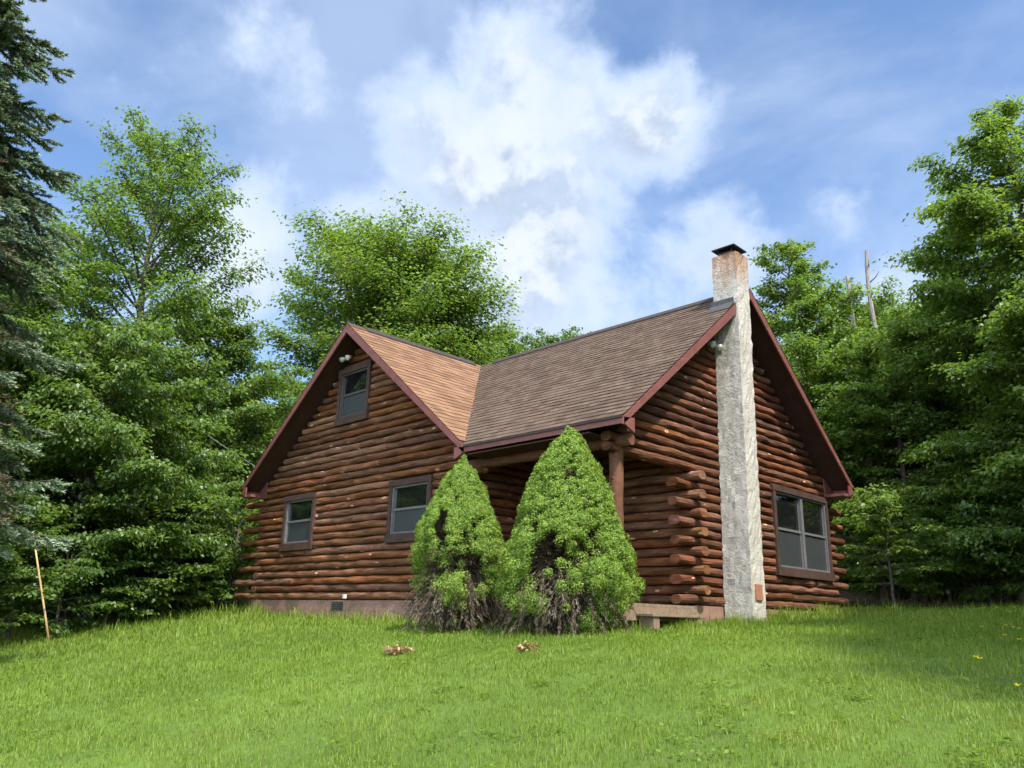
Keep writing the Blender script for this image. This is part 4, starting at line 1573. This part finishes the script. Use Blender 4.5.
# ------------------------------------------------------------------ lawn grass
def gen_grass():
    rng = np.random.RandomState(91)
    XS, YS, HS, WS_ = [], [], [], []
    for (r0, r1, dens, half, hh, ww) in ((3.5, 7, 4600, .85, .042, .0040), (7, 10, 3400, .76, .046, .0050), (10, 14, 1700, .72, .058, .0072), (14, 19, 620, .72, .080, .011), (19, 25, 220, .72, .095, .016)):
        area = half * (r1 * r1 - r0 * r0)
        n = int(area * dens)
        r_ = np.sqrt(rng.uniform(r0 * r0, r1 * r1, n)); a_ = YAW + rng.uniform(-half, half, n)
        XS.append(CAM[0] + r_ * np.sin(a_)); YS.append(CAM[1] + r_ * np.cos(a_))
        HS.append(hh * rng.lognormal(0, .32, n)); WS_.append(np.full(n, ww))
    x, y, h, wd = map(np.concatenate, (XS, YS, HS, WS_))
    def fld(s, k, seed):
        r2 = np.random.RandomState(seed); o = np.zeros(len(x))
        for _ in range(k):
            a_, q_, f_ = r2.uniform(0, 6.28), r2.uniform(0, 6.28), s * r2.uniform(.5, 1.7)
            o += np.sin(f_ * (x * math.cos(a_) + y * math.sin(a_)) + q_)
        return o / math.sqrt(k)
    patch = fld(1.1, 9, 1); clump = fld(7.0, 12, 2); fine = fld(19., 12, 3)
    house = (x > XL) & (y > OH + .02) & (x < XW - .02) & (y < YR)
    porch = (x > W - OH) & (x < XW) & (y < PY - .05) & (y > .35)
    keep = (~(house & ~((x > W - OH) & (y < PY)))) & ~porch & (woods(x, y) < rng.uniform(.1, 1.2, len(x)))
    bx0, bx1 = CX0 - .05, CX1 + .03
    keep &= ~((x > bx0) & (x < bx1) & (y > CHY0 - .15) & (y < CHY1 + .1))
    keep &= rng.uniform(0, 1, len(x)) < .72 + .18 * fine
    edge = (np.abs(y - .35) < .35) & (x > -.5) & (x < XW + .3) | ((np.abs(x - XW - .3) < .4) & (y > 1))
    h = h * (1 + .22 * clump.clip(-1.5, 2)) * np.where(edge, 1.9, 1.0)
    wl = np.clip((1.5 - x + .1 * y) / 2.5, 0, 1)
    h = h * (1 + 1.3 * wl)          # left unmown along the trees
    x, y, h, wd, patch, clump = [q_[keep] for q_ in (x, y, h, wd, patch, clump)]
    h = h.clip(.02, .42)
    n = len(x)
    z = ground(x, y) - .012
    az = rng.uniform(0, 6.283, n) + patch * .3
    le = np.abs(rng.normal(.45, .28, n))
    o = np.stack([np.cos(az), np.sin(az)], 1)
    s = np.stack([-o[:, 1], o[:, 0], np.zeros(n)], 1) * wd[:, None] * rng.uniform(.7, 1.3, (n, 1)) * .5
    b = np.stack([x, y, z], 1)
    mid = b + np.stack([o[:, 0] * h * le * .35, o[:, 1] * h * le * .35, h * .62], 1)
    tip = b + np.stack([o[:, 0] * h * le, o[:, 1] * h * le, h * (1 - .30 * le)], 1)
    v = np.stack([b - s, b + s, mid + s * .8, mid - s * .8, tip + s * .08, tip - s * .08], 1).reshape(-1, 3)
    k = np.arange(n)[:, None] * 6
    f = np.concatenate([k + np.array([[0, 1, 2, 3]]), k + np.array([[3, 2, 4, 5]])])
    straw = rng.uniform(0, 1, n) < .02
    patch = patch + .7 * clump * (np.abs(patch) < .6)
    tint = np.clip(.44 + .5 * straw + .11 * patch + .05 * clump + rng.normal(0, .11, n), 0, 1)
    # clover and plantain rosettes between the blades
    m = 520
    sel = rng.choice(n, m, replace=False)
    k2 = 14
    off = rng.normal(0, .055, (m, k2, 3)); off[:, :, 2] = np.abs(off[:, :, 2]) * .25 + .028
    c = (np.stack([x[sel], y[sel], z[sel]], 1)[:, None, :] + off).reshape(-1, 3)
    a2 = rng.uniform(0, 6.283, m * k2)
    d2 = np.stack([np.cos(a2), np.sin(a2), rng.uniform(-.1, .5, m * k2)], 1)
    v2, f2 = leaf_quads(c, unit(d2), unit(np.array([0, 0, 1.]) + rng.normal(0, .35, (m * k2, 3))), rng.uniform(.02, .05, m * k2), rng.uniform(.014, .028, m * k2), .12)
    t2 = np.repeat(np.clip(np.repeat(rng.normal(.28, .16, m), k2) + rng.normal(0, .06, m * k2), 0, 1), 4)
    return np_mesh('lawn_grass', np.concatenate([v, v2]), np.concatenate([f, f2 + len(v)]), M['grass'], {'tint': np.concatenate([np.repeat(tint, 6), t2])})


tag(link('lawn_grass', gen_grass()), 'bright green unmown lawn grass on the slope before the cabin', 'grass', kind='stuff')

# tufts of dry leaves lying on the lawn
for (px, py, dist, lab, sg) in ((398, 650, 11.3, 'small pale patch of dry leaves on the lawn below the smaller shrub', .075),
                            (527, 648, 10.4, 'small tan clump of dry leaves on the lawn below the larger shrub', .05)):
    rng = np.random.RandomState(px)
    p = at(px, dist)
    # slide along the view line until the ground is met
    for q_ in np.linspace(6, 16, 400):
        d = ray(px, py); pt = CAM + d * q_ / math.hypot(d[0], d[1])
        if pt[2] <= ground(pt[0], pt[1]) + .05: p = pt; break
    n = 420
    o = rng.normal(0, 1, (n, 3)) * np.array([sg, sg, .02])
    o = o.clip(-1.7 * sg, 1.7 * sg)
    o[:, 2] = np.abs(o[:, 2]) + .03
    v, f = leaf_quads(o, unit(rng.normal(0, 1, (n, 3)) * np.array([1, 1, .5])), unit(np.array([0, 0, 1.]) + rng.normal(0, .6, (n, 3))), rng.uniform(.03, .07, n), rng.uniform(.015, .035, n), .3)
    tag(link('dry_leaf_clump', np_mesh('dry_leaf_clump', v, f, M['dry'], {'tint': np.repeat(rng.uniform(0, 1, n), 4)}), None, (p[0], p[1], float(ground(p[0], p[1])))), lab, 'dry leaves')

# yellow flowers at the right edge
mb = MB()
fr_ = random.Random(4)
flw = None
for k in range(13):
    px = fr_.uniform(972, 1022); py = fr_.uniform(606, 652) if k > 2 else fr_.uniform(660, 700)
    p = None
    for q_ in np.linspace(5, 24, 800):
        d = ray(px, py); pt = CAM + d * q_ / math.hypot(d[0], d[1])
        if pt[2] <= ground(pt[0], pt[1]) + .16: p = pt; break
    if p is None: continue
    if flw is None:
        root = empty('wildflower')
        mb = MB(); mb.tube([(0, 0, -.02), (.01, 0, .10), (.02, .01, .19)], [.003, .0025, .002], 4)
        st_ = mb.build('stem', M['grass'], root)
        mb = MB()
        for q_ in range(5):
            a_ = q_ * 2 * math.pi / 5
            c_, s_ = math.cos(a_), math.sin(a_)
            mb.add([(.02, .01, .19), (.02 + c_ * .012 - s_ * .009, .01 + s_ * .012 + c_ * .009, .197), (.02 + c_ * .024, .01 + s_ * .024, .205), (.02 + c_ * .012 + s_ * .009, .01 + s_ * .012 - c_ * .009, .197)], [(0, 1, 2, 3)])
        bl_ = mb.build('blossom', M['petal'], root)
        flw = (st_, bl_)
        o = root
    else:
        o = root.copy(); COL.objects.link(o)
        for c_ in flw:
            cc_ = c_.copy(); COL.objects.link(cc_); cc_.parent = o
    o.location = (p[0], p[1], float(ground(p[0], p[1])))
    o.rotation_euler = (0, 0, fr_.uniform(0, 6))
    tag(o, 'small yellow buttercup in the grass near the right edge of the lawn', 'flower', 'yellow flowers on the right')

# leaning pole at the left edge of the lawn
pb = at(51, 16.6)
for q_ in np.linspace(10, 24, 800):
    d = ray(51, 643); pt = CAM + d * q_ / math.hypot(d[0], d[1])
    if pt[2] <= ground(pt[0], pt[1]): pb = pt; break
db = math.hypot(pb[0] - CAM[0], pb[1] - CAM[1])
dt = ray(35, 546)
ptop = CAM + dt * (db + .1) / math.hypot(dt[0], dt[1])
mb = MB()
base = np.array([pb[0], pb[1], float(ground(pb[0], pb[1])) - .1])
mb.tube([np.zeros(3), (ptop - base) * .35 + np.array([.01, .0, 0]), (ptop - base) * .7, ptop - base], [.020, .019, .017, .015], 8)
tag(mb.build('wooden_pole', M['bamboo'], loc=base, smooth=True), 'thin tan wooden pole leaning against a spruce bough on the left', 'pole')

# overhead wire from the left woods to the cabin
w0 = at(150, 24, 392); w1 = np.array([.3, OH + 2.2, 2.75])
d = ray(150, 392); w0 = CAM + d * 23 / math.hypot(d[0], d[1])
w1 = np.array([.02, 1.6, 2.62])
mb = MB()
wp = []
for s in np.linspace(0, 1, 24):
    q_ = w0 * (1 - s) + w1 * s
    q_[2] -= .25 * 4 * s * (1 - s) * .5
    wp.append(q_)
mb.tube(wp, [.012] * 24, 5)
tag(mb.build('overhead_wire', M['wire'], smooth=True), 'thin grey wire running from the left trees to the cabin eave', 'wire')
# fallen branch at the foot of the right woods
mb = MB()
p = at(905, 21.0)
gz = float(ground(p[0], p[1]))
mb.tube([(-1.3, -.5, .08), (-.5, -.15, .12), (.4, .1, .10), (1.3, .6, .07)], [.07, .08, .065, .04], 7)
mb.tube([(-.1, 0, .12), (.25, .35, .3), (.5, .7, .38)], [.03, .022, .01], 5)
tag(mb.build('fallen_branch', M['bark_dark'], loc=(p[0], p[1], gz), smooth=True), 'fallen grey branch lying at the edge of the right woods', 'branch')
